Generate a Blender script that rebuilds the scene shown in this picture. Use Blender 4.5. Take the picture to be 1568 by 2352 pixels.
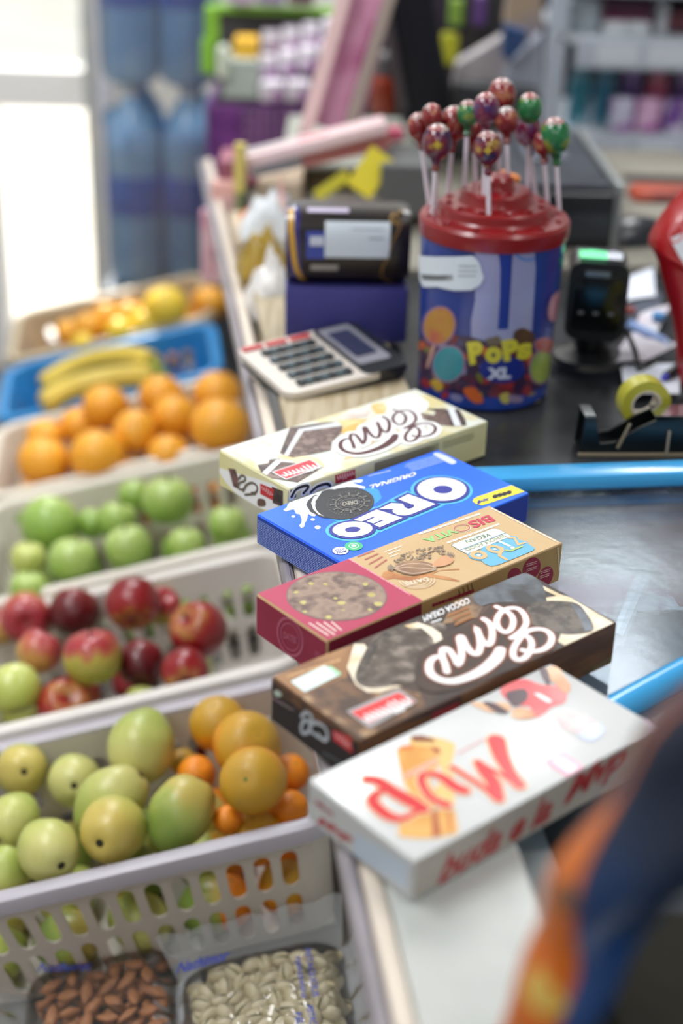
import bpy, bmesh, math, random
from mathutils import Vector, Matrix, noise
from mathutils.geometry import tessellate_polygon
R_ = random.Random(7)
D = math.radians
for o in list(bpy.data.objects): bpy.data.objects.remove(o)
SC = bpy.context.scene
COL = SC.collection

# ------------------------------------------------------------------ camera
FPX, PITCH, ROLL, CH = 3422.5, .4713, .0299, .569
FW = Vector((0, math.cos(PITCH), -math.sin(PITCH)))
_rt = Vector((1, 0, 0)); _up = _rt.cross(FW)
RT = _rt*math.cos(ROLL) + _up*math.sin(ROLL)
UP = _up*math.cos(ROLL) - _rt*math.sin(ROLL)
CAM = Vector((0, 0, CH))
cd = bpy.data.cameras.new('camera'); cam = bpy.data.objects.new('camera', cd); COL.objects.link(cam)
cd.sensor_fit = 'HORIZONTAL'; cd.sensor_width = 24; cd.lens = FPX/1568*24
cd.clip_start = .02; cd.clip_end = 100
cd.dof.use_dof = True; cd.dof.focus_distance = 1.15; cd.dof.aperture_fstop = 2.5; cd.dof.aperture_blades = 0
mw = Matrix((RT, UP, -FW)).transposed().to_4x4(); mw.translation = CAM
cam.matrix_world = mw
SC.camera = cam

# ------------------------------------------------------------------ world, sun, room lamps, exposure
wd = bpy.data.worlds.new('sky'); SC.world = wd; wd.use_nodes = True
wb = wd.node_tree.nodes['Background']; wb.inputs[0].default_value = (.86, .93, 1, 1); wb.inputs[1].default_value = 2.0
SC.view_settings.view_transform = 'Standard'; SC.view_settings.look = 'None'
SC.view_settings.gamma = 1; SC.view_settings.use_curve_mapping = False
SC.view_settings.exposure = 0.0
sd = bpy.data.lights.new('sun', 'SUN'); sd.energy = 9; sd.angle = D(1); sd.color = (1, .96, .88)
so = bpy.data.objects.new('sun', sd); COL.objects.link(so)
so.rotation_euler = Vector((-.35, 1.0, .95)).to_track_quat('Z', 'Y').to_euler()
def area(name, loc, sx, sy, e, col=(1, 1, 1), aim=None):
    l = bpy.data.lights.new(name, 'AREA'); l.shape = 'RECTANGLE'; l.size = sx; l.size_y = sy; l.energy = e; l.color = col
    o = bpy.data.objects.new(name, l); COL.objects.link(o); o.location = loc
    if aim: o.rotation_euler = (Vector(loc)-Vector(aim)).to_track_quat('Z', 'Y').to_euler()
    return o
ZC = 1.75                                   # ceiling
LAMPS = [(-.55, 2.9), (.72, 3.05), (-.9, 1.0), (.95, .9), (-.6, -1.2), (.9, -1.2)]
for i, (x, y) in enumerate(LAMPS):
    area('lamp_light', (x, y, ZC-.09), .3, 1.15, [27, 13, 21, 4.5, 9, 4][i], (.96, .98, 1))

# ------------------------------------------------------------------ pixel helpers (turn a photo pixel into a place)
def ray(p): return (FW + RT*((p[0]-784)/FPX) + UP*((1176-p[1])/FPX))
def onz(p, z=0.):
    d = ray(p); return CAM + d*((z-CH)/d.z)
def ony(p, Y):
    d = ray(p); return CAM + d*(Y/d.y)
def onp(p, o, n):
    d = ray(p); return CAM + d*((o-CAM).dot(n)/d.dot(n))
def atd(p, depth): return CAM + ray(p)*depth
def depth(P): return (P-CAM).dot(FW)

# ------------------------------------------------------------------ materials
def lin(c):
    if isinstance(c, str): c = tuple(int(c[i:i+2], 16)/255 for i in (0, 2, 4))
    return tuple((x/12.92 if x <= .04045 else ((x+.055)/1.055)**2.4) for x in c)+(1,)
_M = {}
def M(c, r=.5, m=0., spec=.5, coat=0., emit=0., name='paint', c2=None, c3=None, sc=8., det=3, lo=.4, hi=.6, bump=0., bs=60., stretch=None, tr=0., coord='Object'):
    key = (str(c), r, m, spec, coat, emit, str(c2), str(c3), sc, det, lo, hi, bump, bs, str(stretch), tr, coord)
    if key in _M: return _M[key]
    mt = bpy.data.materials.new(name); mt.use_nodes = True; nt = mt.node_tree; p = nt.nodes['Principled BSDF']
    p.inputs['Base Color'].default_value = lin(c); p.inputs['Roughness'].default_value = r; p.inputs['Metallic'].default_value = m
    p.inputs['Specular IOR Level'].default_value = spec; p.inputs['Coat Weight'].default_value = coat; p.inputs['Coat Roughness'].default_value = .12
    p.inputs['Transmission Weight'].default_value = tr
    tc = None
    if c2 or bump:
        tc = nt.nodes.new('ShaderNodeTexCoord'); mp = nt.nodes.new('ShaderNodeMapping'); nt.links.new(tc.outputs[coord], mp.inputs[0])
        if stretch: mp.inputs['Scale'].default_value = stretch
    if c2:
        n = nt.nodes.new('ShaderNodeTexNoise'); n.inputs['Scale'].default_value = sc; n.inputs['Detail'].default_value = det
        cr = nt.nodes.new('ShaderNodeValToRGB'); nt.links.new(mp.outputs[0], n.inputs[0]); nt.links.new(n.outputs[0], cr.inputs[0])
        e = cr.color_ramp.elements; e[0].position = lo; e[0].color = lin(c); e[1].position = hi; e[1].color = lin(c2)
        if c3: k = e.new((lo+hi)/2); k.color = lin(c3)
        nt.links.new(cr.outputs[0], p.inputs['Base Color'])
    if bump:
        n = nt.nodes.new('ShaderNodeTexNoise'); n.inputs['Scale'].default_value = bs; b = nt.nodes.new('ShaderNodeBump'); b.inputs['Strength'].default_value = bump; b.inputs['Distance'].default_value = .002
        nt.links.new(mp.outputs[0], n.inputs[0]); nt.links.new(n.outputs[0], b.inputs['Height']); nt.links.new(b.outputs[0], p.inputs['Normal'])
    if emit:
        p.inputs['Emission Color'].default_value = lin(c); p.inputs['Emission Strength'].default_value = emit
    _M[key] = mt; return mt
def film(name, tint=(1, 1, 1), gloss=.12, rough=.08, milk=.05, bump=.4, bs=35., mask=None, ior=1.3):
    """thin clear plastic or glass: transparent + glossy + a little milky"""
    mt = bpy.data.materials.new(name); mt.use_nodes = True; nt = mt.node_tree; N = nt.nodes; L = nt.links
    N.remove(N['Principled BSDF']); out = N['Material Output']
    t = N.new('ShaderNodeBsdfTransparent'); t.inputs[0].default_value = (*tint, 1)
    g = N.new('ShaderNodeBsdfGlossy'); g.inputs['Roughness'].default_value = rough
    d = N.new('ShaderNodeBsdfDiffuse'); d.inputs[0].default_value = (.85, .9, .95, 1)
    fr = N.new('ShaderNodeFresnel'); fr.inputs[0].default_value = ior
    ad = N.new('ShaderNodeMath'); ad.operation = 'ADD'; ad.inputs[1].default_value = gloss; L.new(fr.outputs[0], ad.inputs[0]); ad.use_clamp = True
    m1 = N.new('ShaderNodeMixShader'); m1.inputs[0].default_value = milk; L.new(t.outputs[0], m1.inputs[1]); L.new(d.outputs[0], m1.inputs[2])
    m2 = N.new('ShaderNodeMixShader'); L.new(ad.outputs[0], m2.inputs[0]); L.new(m1.outputs[0], m2.inputs[1]); L.new(g.outputs[0], m2.inputs[2])
    L.new(m2.outputs[0], out.inputs[0])
    if bump:
        tc = N.new('ShaderNodeTexCoord'); n = N.new('ShaderNodeTexNoise'); n.inputs['Scale'].default_value = bs; n.inputs['Detail'].default_value = 4
        b = N.new('ShaderNodeBump'); b.inputs['Strength'].default_value = bump; b.inputs['Distance'].default_value = .004
        L.new(tc.outputs['Object'], n.inputs[0]); L.new(n.outputs[0], b.inputs['Height']); L.new(b.outputs[0], g.inputs['Normal']); L.new(b.outputs[0], fr.inputs['Normal'])
    if mask:      # frost: noise raises the milky share
        tc = N.new('ShaderNodeTexCoord'); n = N.new('ShaderNodeTexNoise'); n.inputs['Scale'].default_value = mask[0]; n.inputs['Detail'].default_value = 6
        mr = N.new('ShaderNodeMapRange'); mr.inputs[1].default_value = .35; mr.inputs[2].default_value = .7; mr.inputs[3].default_value = mask[1]; mr.inputs[4].default_value = mask[2]
        L.new(tc.outputs['Object'], n.inputs[0]); L.new(n.outputs[0], mr.inputs[0]); L.new(mr.outputs[0], m1.inputs[0])
    return mt

# ------------------------------------------------------------------ object helpers
MW = {}
def props(o, label=None, cat=None, group=None, kind=None):
    if label: o['label'] = label
    if cat: o['category'] = cat
    if group: o['group'] = group
    if kind: o['kind'] = kind
    return o
def thing(name, label, cat, mat=None, group=None, kind=None):
    o = bpy.data.objects.new(name, None); COL.objects.link(o); o.empty_display_size = .02
    m = mat if isinstance(mat, Matrix) else Matrix.Translation(Vector(mat or (0, 0, 0)))
    o.matrix_world = m; MW[o.name] = m.copy()
    return props(o, label, cat, group, kind)
class MB:
    def __init__(s): s.v = []; s.f = []; s.mi = []; s.ms = []
    def mat(s, m):
        if m not in s.ms: s.ms.append(m)
        return s.ms.index(m)
    def add(s, vs, fs, m):
        k = len(s.v); i = s.mat(m); s.v += [Vector(v) for v in vs]
        for f in fs: s.f.append([a+k for a in f]); s.mi.append(i)
        return s
    def box(s, c, d, m, X=None, bev=0.):
        """box centred c, full size d, frame matrix X (4x4)"""
        bm = bmesh.new(); bmesh.ops.create_cube(bm, size=1)
        for v in bm.verts: v.co = Vector((v.co.x*d[0], v.co.y*d[1], v.co.z*d[2]))
        if bev: bmesh.ops.bevel(bm, geom=bm.edges[:], offset=bev, segments=2, profile=.5, affect='EDGES')
        c = Vector(c)
        bm.verts.index_update()
        vs = [((X @ (v.co+c)) if X else v.co+c) for v in bm.verts]; fs = [[v.index for v in f.verts] for f in bm.faces]
        bm.free(); return s.add(vs, fs, m)
    def tube(s, pts, r, m, n=10, closed=False, caps=True):
        pts = [Vector(p) for p in pts]; rs = r if isinstance(r, (list, tuple)) else [r]*len(pts)
        vs = []; fs = []; L = len(pts); prev = None
        for i, p in enumerate(pts):
            a = pts[(i-1) % L] if (closed or i) else p; b = pts[(i+1) % L] if (closed or i < L-1) else p
            t = (b-a).normalized()
            if prev is None: u = t.orthogonal().normalized()
            else:
                u = prev - t*prev.dot(t); u = u.normalized() if u.length > 1e-6 else t.orthogonal().normalized()
            prev = u; w = t.cross(u)
            for k in range(n):
                q = 2*math.pi*k/n; vs.append(p+(u*math.cos(q)+w*math.sin(q))*rs[i])
        for i in range(L if closed else L-1):
            for k in range(n):
                a, b = i*n+k, i*n+(k+1) % n; c, d = ((i+1) % L)*n+(k+1) % n, ((i+1) % L)*n+k
                fs.append([a, b, c, d])
        if caps and not closed: fs += [list(range(n))[::-1], [(L-1)*n+k for k in range(n)]]
        return s.add(vs, fs, m)
    def lathe(s, prof, m, n=40, X=None, sx=1, sy=1, fn=None):
        vs = []; fs = []; L = len(prof)
        for (r, z) in prof:
            for k in range(n):
                q = 2*math.pi*k/n; v = Vector((r*math.cos(q)*sx, r*math.sin(q)*sy, z))
                if fn: v = fn(v)
                vs.append(X @ v if X else v)
        for i in range(L-1):
            for k in range(n): fs.append([i*n+k, i*n+(k+1) % n, (i+1)*n+(k+1) % n, (i+1)*n+k])
        fs += [list(range(n))[::-1], [(L-1)*n+k for k in range(n)]]
        return s.add(vs, fs, m)
    def prism(s, poly, z0, z1, m, X=None):
        n = len(poly); vs = [Vector((x, y, z0)) for x, y in poly]+[Vector((x, y, z1)) for x, y in poly]
        if X: vs = [X @ v for v in vs]
        tr = tessellate_polygon([[Vector((x, y, 0)) for x, y in poly]])
        fs = [[a, b, c] for a, b, c in tr]+[[a+n, b+n, c+n] for a, b, c in tr]+[[i, (i+1) % n, n+(i+1) % n, n+i] for i in range(n)]
        return s.add(vs, fs, m)
    def grid(s, fn, nu, nv, m):
        vs = [fn(i/nu, j/nv) for j in range(nv+1) for i in range(nu+1)]
        fs = [[j*(nu+1)+i, j*(nu+1)+i+1, (j+1)*(nu+1)+i+1, (j+1)*(nu+1)+i] for j in range(nv) for i in range(nu)]
        return s.add(vs, fs, m)
    def build(s, name, parent=None, smooth=False, world=True, ang=40):
        me = bpy.data.meshes.new(name); inv = MW[parent.name].inverted() if (parent and world and parent.name in MW) else None
        me.from_pydata([tuple(inv @ v) if inv else tuple(v) for v in s.v], [], s.f)
        for m in s.ms: me.materials.append(m)
        for p, i in zip(me.polygons, s.mi): p.material_index = i
        me.validate()
        bm = bmesh.new(); bm.from_mesh(me); bmesh.ops.recalc_face_normals(bm, faces=bm.faces[:])
        if smooth:
            for f in bm.faces: f.smooth = True
            for e in bm.edges:
                if len(e.link_faces) == 2 and e.calc_face_angle(0) > D(ang): e.smooth = False
        bm.to_mesh(me); bm.free()
        o = bpy.data.objects.new(name, me); COL.objects.link(o)
        if parent: o.parent = parent; MW[o.name] = MW[parent.name] if parent.name in MW else Matrix()
        else: MW[o.name] = Matrix()
        return o
def solo(mb, name, label, cat, group=None, smooth=False, kind=None, org=None):
    """a top-level thing that is one mesh; its origin is put at its base"""
    vs = mb.v; c = sum(vs, Vector())/len(vs); c.z = min(v.z for v in vs)
    if org: c = Vector(org)
    mb.v = [v-c for v in vs]; o = mb.build(name, None, smooth); o.location = c; MW[o.name] = Matrix.Translation(c)
    return props(o, label, cat, group, kind)
def copytree(o, parent=None):
    c = o.copy(); COL.objects.link(c)
    if parent: c.parent = parent
    for ch in o.children: copytree(ch, c)
    return c

# ------------------------------------------------------------------ printed art on surfaces
class Plane:
    def __init__(s, o, x, y):
        s.o = Vector(o); s.x = Vector(x).normalized(); y = Vector(y); s.y = (y-s.x*y.dot(s.x)).normalized(); s.n = s.x.cross(s.y)
        if s.n.dot(CAM-s.o) < 0: s.n = -s.n
    def par(s, p):
        w = onp(p, s.o, s.n)-s.o; return (w.dot(s.x), w.dot(s.y))
    def pos(s, a, b, h): return s.o+s.x*a+s.y*b+s.n*h
    maxe = None
class Cyl:
    maxe = .006
    def __init__(s, c, prof): s.c = Vector(c); s.prof = prof       # prof(z) radius
    def par(s, p):
        d = ray(p); t = depth(s.c)
        z = .08
        for _ in range(6):
            R = s.prof(z); o = CAM-s.c; a = d.x**2+d.y**2; b = 2*(o.x*d.x+o.y*d.y); c = o.x**2+o.y**2-R*R
            q = b*b-4*a*c; t = (-b-math.sqrt(max(q, 0)))/(2*a); P = CAM+d*t; z = P.z
        v = P-s.c; return (math.atan2(v.x, -v.y)*.07, P.z)
    def pos(s, a, b, h):
        t = a/.07; R = s.prof(b)+h; return Vector((s.c.x+R*math.sin(t), s.c.y-R*math.cos(t), b))
def inner(pts): return pts
def smoothc(pts, closed=False, n=5):
    """Catmull-Rom"""
    P = [Vector(p[:2]+((p[2],) if len(p) > 2 else (0,))) for p in pts]; L = len(P); out = []
    rng = range(L) if closed else range(L-1)
    for i in rng:
        p0 = P[(i-1) % L] if (closed or i) else P[i]; p1 = P[i]; p2 = P[(i+1) % L]; p3 = P[(i+2) % L] if (closed or i+2 < L) else P[(i+1) % L]
        for k in range(n):
            t = k/n; out.append(.5*((2*p1)+(p2-p0)*t+(2*p0-5*p1+4*p2-p3)*t*t+(3*p1-p0-3*p2+p3)*t**3))
    if not closed: out.append(P[-1])
    return [tuple(p) for p in out]
class Art:
    def __init__(s, surf): s.s = surf; s.mb = MB(); s.k = 0
    def _tris(s, P, T, m, layer):
        me = s.s.maxe; s.k += 1; layer = layer+s.k*.03; zs = [p[2] if len(p) > 2 else 0. for p in P]; P = [p[:2] for p in P]
        if me:
            T = [tuple(Vector((*P[i], 0)) for i in t) for t in T]
            for _ in range(5):
                if not T or max(max((t[0]-t[1]).length, (t[1]-t[2]).length, (t[2]-t[0]).length) for t in T) < me: break
                T2 = []
                for a, b, c in T:
                    if max((a-b).length, (b-c).length, (c-a).length) < me: T2.append((a, b, c)); continue
                    ab, bc, ca = (a+b)/2, (b+c)/2, (c+a)/2; T2 += [(a, ab, ca), (ab, b, bc), (ca, bc, c), (ab, bc, ca)]
                T = T2
            vs = []; fs = []
            for t in T: fs.append([len(vs), len(vs)+1, len(vs)+2]); vs += [s.s.pos(v.x, v.y, .00015*layer+.0001) for v in t]
            s.mb.add(vs, fs, m)
        else:
            s.mb.add([s.s.pos(a, b, .00012*layer+.00008+z) for (a, b), z in zip(P, zs)], [list(t) for t in T], m)
    def polyp(s, m, P, layer=1):
        T = tessellate_polygon([[Vector((a, b, 0)) for a, b in P]]); s._tris(P, T, m, layer)
    def poly(s, m, pts, layer=1, sm=False):
        if sm: pts = [p[:2] for p in smoothc([tuple(p) for p in pts], True)]
        s.polyp(m, [s.s.par(p) for p in pts], layer)
    def ell(s, m, c, a, b, rot=0, layer=1, n=36):
        q = D(rot); s.poly(m, [(c[0]+a*math.cos(t)*math.cos(q)-b*math.sin(t)*math.sin(q), c[1]+a*math.cos(t)*math.sin(q)+b*math.sin(t)*math.cos(q)) for t in (2*math.pi*i/n for i in range(n))], layer)
    def strokep(s, m, P, w, layer=1, closed=False):
        """P list of param points, w width (or list)"""
        P = [tuple(p[:2]) for p in P]; Q = [P[0]]; W = w if isinstance(w, (list, tuple)) else [w]*len(P); ws = [W[0]]
        for p, q in zip(P[1:], W[1:]):
            if math.dist(p, Q[-1]) > 1e-5: Q.append(p); ws.append(q)
        if closed and math.dist(Q[0], Q[-1]) < 1e-5: Q.pop(); ws.pop()
        P = Q; L = len(P); V = []; F = []; dh = 1.2e-6
        if L < 2: return
        for i in range(L):
            a = Vector(P[i]); pa = Vector(P[i-1]) if (closed or i) else None; na = Vector(P[(i+1) % L]) if (closed or i < L-1) else None
            d0 = (a-pa).normalized() if pa is not None else (na-a).normalized(); d1 = (na-a).normalized() if na is not None else d0
            t = d0+d1; t = t.normalized() if t.length > .2 else d1
            n = Vector((-t.y, t.x)); c = max(.5, abs(n.dot(Vector((-d1.y, d1.x))))); r = ws[i]/2/c
            V += [(*(a+n*r), i*dh), (*(a-n*r), i*dh)]
        for i in range(L if closed else L-1):
            j = (i+1) % L; F += [(2*i, 2*i+1, 2*j+1), (2*i, 2*j+1, 2*j)]
        if not closed:
            for i, sg in ((0, -1), (L-1, 1)):
                a = Vector(P[i]); b = Vector(P[i+1 if i == 0 else i-1]); d = (a-b).normalized(); n = Vector((-d.y, d.x)); r = ws[i]/2; k = len(V); N = 7
                V += [(*(a+n*r*math.cos(math.pi*q/N)+d*r*math.sin(math.pi*q/N)), i*dh) for q in range(N+1)]; F += [(k, k+q, k+q+1) for q in range(1, N)]
        s._tris(V, F, m, layer)
    def stroke(s, m, pts, w, layer=1, closed=False, sm=False):
        if sm:
            pts = smoothc([tuple(p)+((w[i],) if isinstance(w, (list, tuple)) else ()) for i, p in enumerate(pts)], closed)
            if isinstance(w, (list, tuple)): w = [p[2] for p in pts]
        s.strokep(m, [s.s.par(p[:2]) for p in pts], w, layer, closed)
    def text(s, m, st, bl, br, tl, layer=2, bold=.0, shear=0., space=1.):
        P, T = glyphs(st, bold, shear, space)
        bl, br, tl = (Vector(s.s.par(p)) for p in (bl, br, tl)); ex = br-bl; ey = tl-bl
        s._tris([tuple(bl+ex*a+ey*b) for a, b in P], T, m, layer)
    def lines(s, m, bl, br, tl, n, cols=1, gap=.5, layer=1, seed=1):
        """rows of tiny unreadable print"""
        r = random.Random(seed); bl, br, tl = (Vector(s.s.par(p)) for p in (bl, br, tl)); ex = br-bl; ey = tl-bl; V = []; F = []
        for i in range(n):
            y0 = (i+.25)/n; y1 = (i+.25+gap)/n; x = 0.
            end = r.uniform(.85, 1)
            while x < end-.01:
                w = min(r.uniform(.008, .05)*(2 if n < 8 else 1), end-x); k = len(V)
                V += [tuple(bl+ex*a+ey*b) for a, b in ((x, y0), (x+w, y0), (x+w, y1), (x, y1))]; F += [(k, k+1, k+2), (k, k+2, k+3)]; x += w+.008
        s._tris(V, F, m, layer)
    def build(s, name, parent, label=None):
        o = s.mb.build(name, parent)
        if label: o['label'] = label
        return o
_G = {}
def glyphs(st, bold=0., shear=0., space=1.):
    k = (st, bold, shear, space)
    if k in _G: return _G[k]
    c = bpy.data.curves.new('t', 'FONT'); c.body = st; c.resolution_u = 3; c.offset = bold; c.shear = shear; c.space_character = space; c.fill_mode = 'FRONT'
    o = bpy.data.objects.new('t', c); COL.objects.link(o)
    dg = bpy.context.evaluated_depsgraph_get(); me = o.evaluated_get(dg).to_mesh()
    me.calc_loop_triangles()
    P = [(v.co.x, v.co.y) for v in me.vertices]; T = [tuple(t.vertices) for t in me.loop_triangles]
    o.evaluated_get(dg).to_mesh_clear(); bpy.data.objects.remove(o); bpy.data.curves.remove(c)
    x0 = min(p[0] for p in P); x1 = max(p[0] for p in P); y0 = min(p[1] for p in P); y1 = max(p[1] for p in P)
    up = any(ch.isupper() or ch.isdigit() or ch in 'bdfhklt' for ch in st)
    P = [((a-x0)/(x1-x0), (b-y0)/(y1-y0)) for a, b in P]
    _G[k] = (P, T); return _G[k]
def crop(sc, ox, oy): return lambda *a: [(ox+a[i]/sc, oy+a[i+1]/sc) for i in range(0, len(a), 2)]

# ================================================================== THE SETTING
def struct(mb, name): o = mb.build(name); o['kind'] = 'structure'; return o
ZF = -.95
WALL = M('cfcdc8', .8, c2='d8d6d0', sc=3, name='wall_paint')
b = MB(); b.box((.3, .5, ZF-.05), (4.6, 6.8, .1), M('5b5953', .45, c2='6b675f', sc=5, name='floor_tile')); struct(b, 'floor')
b = MB(); b.box((.3, .5, ZC+.05), (4.6, 6.8, .1), M('e6e6e2', .8, name='ceiling_paint')); struct(b, 'ceiling')
b = MB(); b.box((2.55, .5, .4), (.1, 6.8, 2.7), WALL); struct(b, 'wall_right')
b = MB(); b.box((.3, -2.85, .4), (4.6, .1, 2.7), WALL); struct(b, 'wall_front')
b = MB(); b.box((-1.95, .5, .4), (.1, 6.8, 2.7), WALL); struct(b, 'wall_left')
YW = 3.85
b = MB()
b.box((-1.44, YW, .4), (1.02, .1, 2.7), WALL); b.box((.98, YW, .4), (3.14, .1, 2.7), WALL)
b.box((-.76, YW, 1.5), (.36, .1, .5), WALL)
struct(b, 'wall_back')
WH = M('e9e7e6', .4, name='white_frame')
b = MB()
for x in (-.93, -.605): b.box((x, YW-.03, .15), (.05, .07, 2.2), WH, bev=.005)
b.box((-.77, YW-.03, -.2), (.3, .06, .1), WH, bev=.005); b.box((-.77, YW-.03, 1.22), (.3, .06, .06), WH, bev=.005); b.box((-.77, YW-.03, -.9), (.3, .06, .08), WH, bev=.005)
d1 = struct(b, 'door_1')
b = MB(); b.box((-.77, YW, .15), (.29, .008, 2.1), film('door_glass', gloss=.02, rough=.02, milk=.02, bump=0)); b.build('glass_pane', d1)
b = MB(); b.tube([(-.66, YW-.06, -.02), (-.66, YW-.1, -.02), (-.66, YW-.1, -.14), (-.66, YW-.06, -.14)], .009, M('9a9da0', .3, 1.)); b.build('door_handle', d1, True)
b = MB(); b.box((-.8, 8, ZF-.06), (14, 8.2, .1), M('d9d3c6', .8, c2='cfc8ba', sc=2, name='pavement')); struct(b, 'trim_1')
b = MB(); b.box((-3, 13, 1.5), (12, .3, 5.2), M('dcd6ca', .8, c2='e6e0d4', sc=1.5, name='street_wall')); struct(b, 'wall_street')

# ceiling lamps
TUBE = M('ffffff', .5, emit=6., name='lamp_diffuser')
for i, (x, y) in enumerate(LAMPS):
    lab = ['ceiling lamp nearest the glass street door', 'ceiling lamp over the shampoo shelf', 'ceiling lamp over the fruit baskets', 'ceiling lamp over the cash counter', 'ceiling lamp behind the shopper, left', 'ceiling lamp behind the shopper, right'][i]
    t = thing('ceiling_lamp', lab, 'lamp', (x, y, ZC), group='ceiling lamps')
    b = MB(); b.box((x, y, ZC-.03), (.36, 1.25, .06), WH, bev=.006); b.build('housing', t)
    b = MB(); b.box((x, y, ZC-.067), (.3, 1.15, .012), TUBE); b.build('diffuser', t)

# ================================================================== COUNTER (chest freezer counter with glass lids)
CA = D(8.5); cx = Vector((math.cos(CA), math.sin(CA), 0)); cy = Vector((-math.sin(CA), math.cos(CA), 0))
CO = Vector((-.066, 1.15, 0))
CM = Matrix((cx, cy, Vector((0, 0, 1)))).transposed().to_4x4(); CM.translation = CO
def cp(a, b_, z=0.): return CM @ Vector((a, b_, z))
WP = M('e4e6e4', .35, c2='dcdfdd', sc=6, coat=.3, name='white_enamel')
t = thing('freezer_counter', 'white chest freezer counter with dark sliding glass lids and blue rails', 'counter', cp(.45, 0, ZF))
b = MB()
# lower body: side walls, ends and floor of the chest
b.box((.125, .33, -.49), (.03, 1.68, .9), WP, CM); b.box((.93, .35, -.49), (.05, 1.72, .9), WP, CM)
b.box((.53, 1.17, -.49), (.8, .05, .9), WP, CM); b.box((.53, -.5, -.49), (.80, .04, .9), M('34353a', .6), CM); b.box((.53, .35, -.36), (.78, 1.6, .03), M('c9ced2', .5), CM)
b.box((.53, .35, -.9), (.78, 1.6, .06), M('2a2c2e', .6), CM)
b.build('body', t); t0_ = t
b = MB()
b.box((.065, -.72, -.015), (.084, .5, .03), M('bfc1be', .24, coat=.5, c2='b4b7b4', sc=9, bump=.25, bs=22, name='worn_white_lid'), CM, bev=.004)
b.build('end_panel', t)
b = MB()
TR = M('9a949a', .4, c2='8c868c', sc=12, name='edge_trim')
b.box((.006, .11, -.012), (.010, 2.16, .02), TR, CM, bev=.006)
b.box((.017, .11, -.032), (.012, 2.16, .06), M('d9cdbf', .4), CM, bev=.004)
b.build('edge_trim', t)
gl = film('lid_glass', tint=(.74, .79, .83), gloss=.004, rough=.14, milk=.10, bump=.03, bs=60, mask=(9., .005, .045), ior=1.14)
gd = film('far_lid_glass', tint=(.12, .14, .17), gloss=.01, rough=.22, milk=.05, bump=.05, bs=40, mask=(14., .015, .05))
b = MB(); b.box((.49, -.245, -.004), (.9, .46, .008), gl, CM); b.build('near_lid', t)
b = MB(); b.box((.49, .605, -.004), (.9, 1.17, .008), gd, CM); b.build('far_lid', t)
BL = M('3ba0dc', .25, coat=.4, name='blue_plastic')
b = MB(); b.box((.49, 0.0, .004), (.9, .03, .016), BL, CM, bev=.005); b.build('lid_rail', t, True)
b = MB(); b.box((.938, -.25, .004), (.03, .5, .016), BL, CM, bev=.005); b.build('lid_rail', t, True)
b = MB(); b.tube([onz((1300, 1700), .004), onz((1420, 1625), .004), onz((1568, 1545), .004), onz((1760, 1450), .004)], .0105, BL, 12); b.build('lid_rail', t, True)
# frozen packets seen through the glass
ice = [('8a2f38', 'red packet lying in the freezer nearest the right frame edge'), ('9aa6b0', 'grey packet in the freezer beside the dark chocolate box'), ('56708c', 'slate blue packet in the freezer under the blue rail'), ('a04a6c', 'pink packet in the freezer behind the brown biscuit box'),
       ('6f8a5c', 'green packet in the freezer in the middle of the glass'), ('c9c2b4', 'cream packet in the freezer beside the red packet'), ('5a4a78', 'violet packet in the freezer near the rail end'), ('b8bfc6', 'silver packet in the freezer at the near end')]
def packet(P, sx, sy, rz, col, label, nm='frozen_packet', group='frozen packets', c2=None, th=.03):
    X = Matrix.Translation(P) @ Matrix.Rotation(rz, 4, 'Z'); m = M(col, .3, c2=c2 or 'd8dde0', sc=25, lo=.5, hi=.62, name='packet_print')
    b = MB()
    def f(s, sg): return lambda u, v: X @ Vector(((u-.5)*sx, (v-.5)*sy*(1-.08*math.sin(math.pi*u)), th/2+sg*th*.5*(math.sin(math.pi*u)**.5)*(math.sin(math.pi*v)**.5)+.0015*math.sin(u*23+v*17)*sg+.45*th*noise.noise(Vector((u*4.1+P.x*40, v*4.3, sg)))*math.sin(math.pi*u)*math.sin(math.pi*v)*(sg > 0)))
    b.grid(f(0, 1), 14, 10, m); b.grid(f(0, -1), 14, 10, m)
    return solo(b, nm, label, 'packet', group, True)
iceP = [(1560, 1350), (1340, 1250), (1250, 1190), (1385, 1400), (1345, 1330), (1350, 1185), (1470, 1180), (1450, 1330)]
for i, (c, l) in enumerate(ice):
    packet(onz(iceP[i], -.055), .11, .07, R_.uniform(0, 3), c, l)
b = MB(); b.box((.53, -.21, -.068), (.62, .40, .02), M('3d4853', .6, c2='515e6a', sc=14), CM, bev=.004); b.box((.53, -.21, -.213), (.58, .36, .26), M('5c6a76', .6), CM); solo(b, 'freezer_tray', 'blue-grey tray inside the freezer carrying the packets', 'tray')
b = MB(); b.tube([onz((1500, 1270), -.022), onz((1415, 1470), -.022)], .006, M('c9d2d6', .5), 8); b.build('divider', t0_, True)

# counter back part: till desk
DK = M('8d897c', .6, c2='787469', sc=7, name='desk_laminate')
b = MB(); b.box((.42, .88, .0045), (.72, .60, .008), M('767268', .6, c2='8c887c', sc=4, name='desk_board'), CM); solo(b, 'desk_board', 'beige grey board lying on the counter behind the lollipop tub', 'board')

# wooden board under the calculator
WD = M('b3a68c', .5, c2='9c8c6c', sc=6, stretch=(14, 1, 1), name='pale_wood')
b = MB(); b.box((.095, .4, .0065), (.13, .66, .012), WD, CM, bev=.002); solo(b, 'wooden_board', 'pale wooden board under the calculator at the counter edge', 'board')

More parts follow.
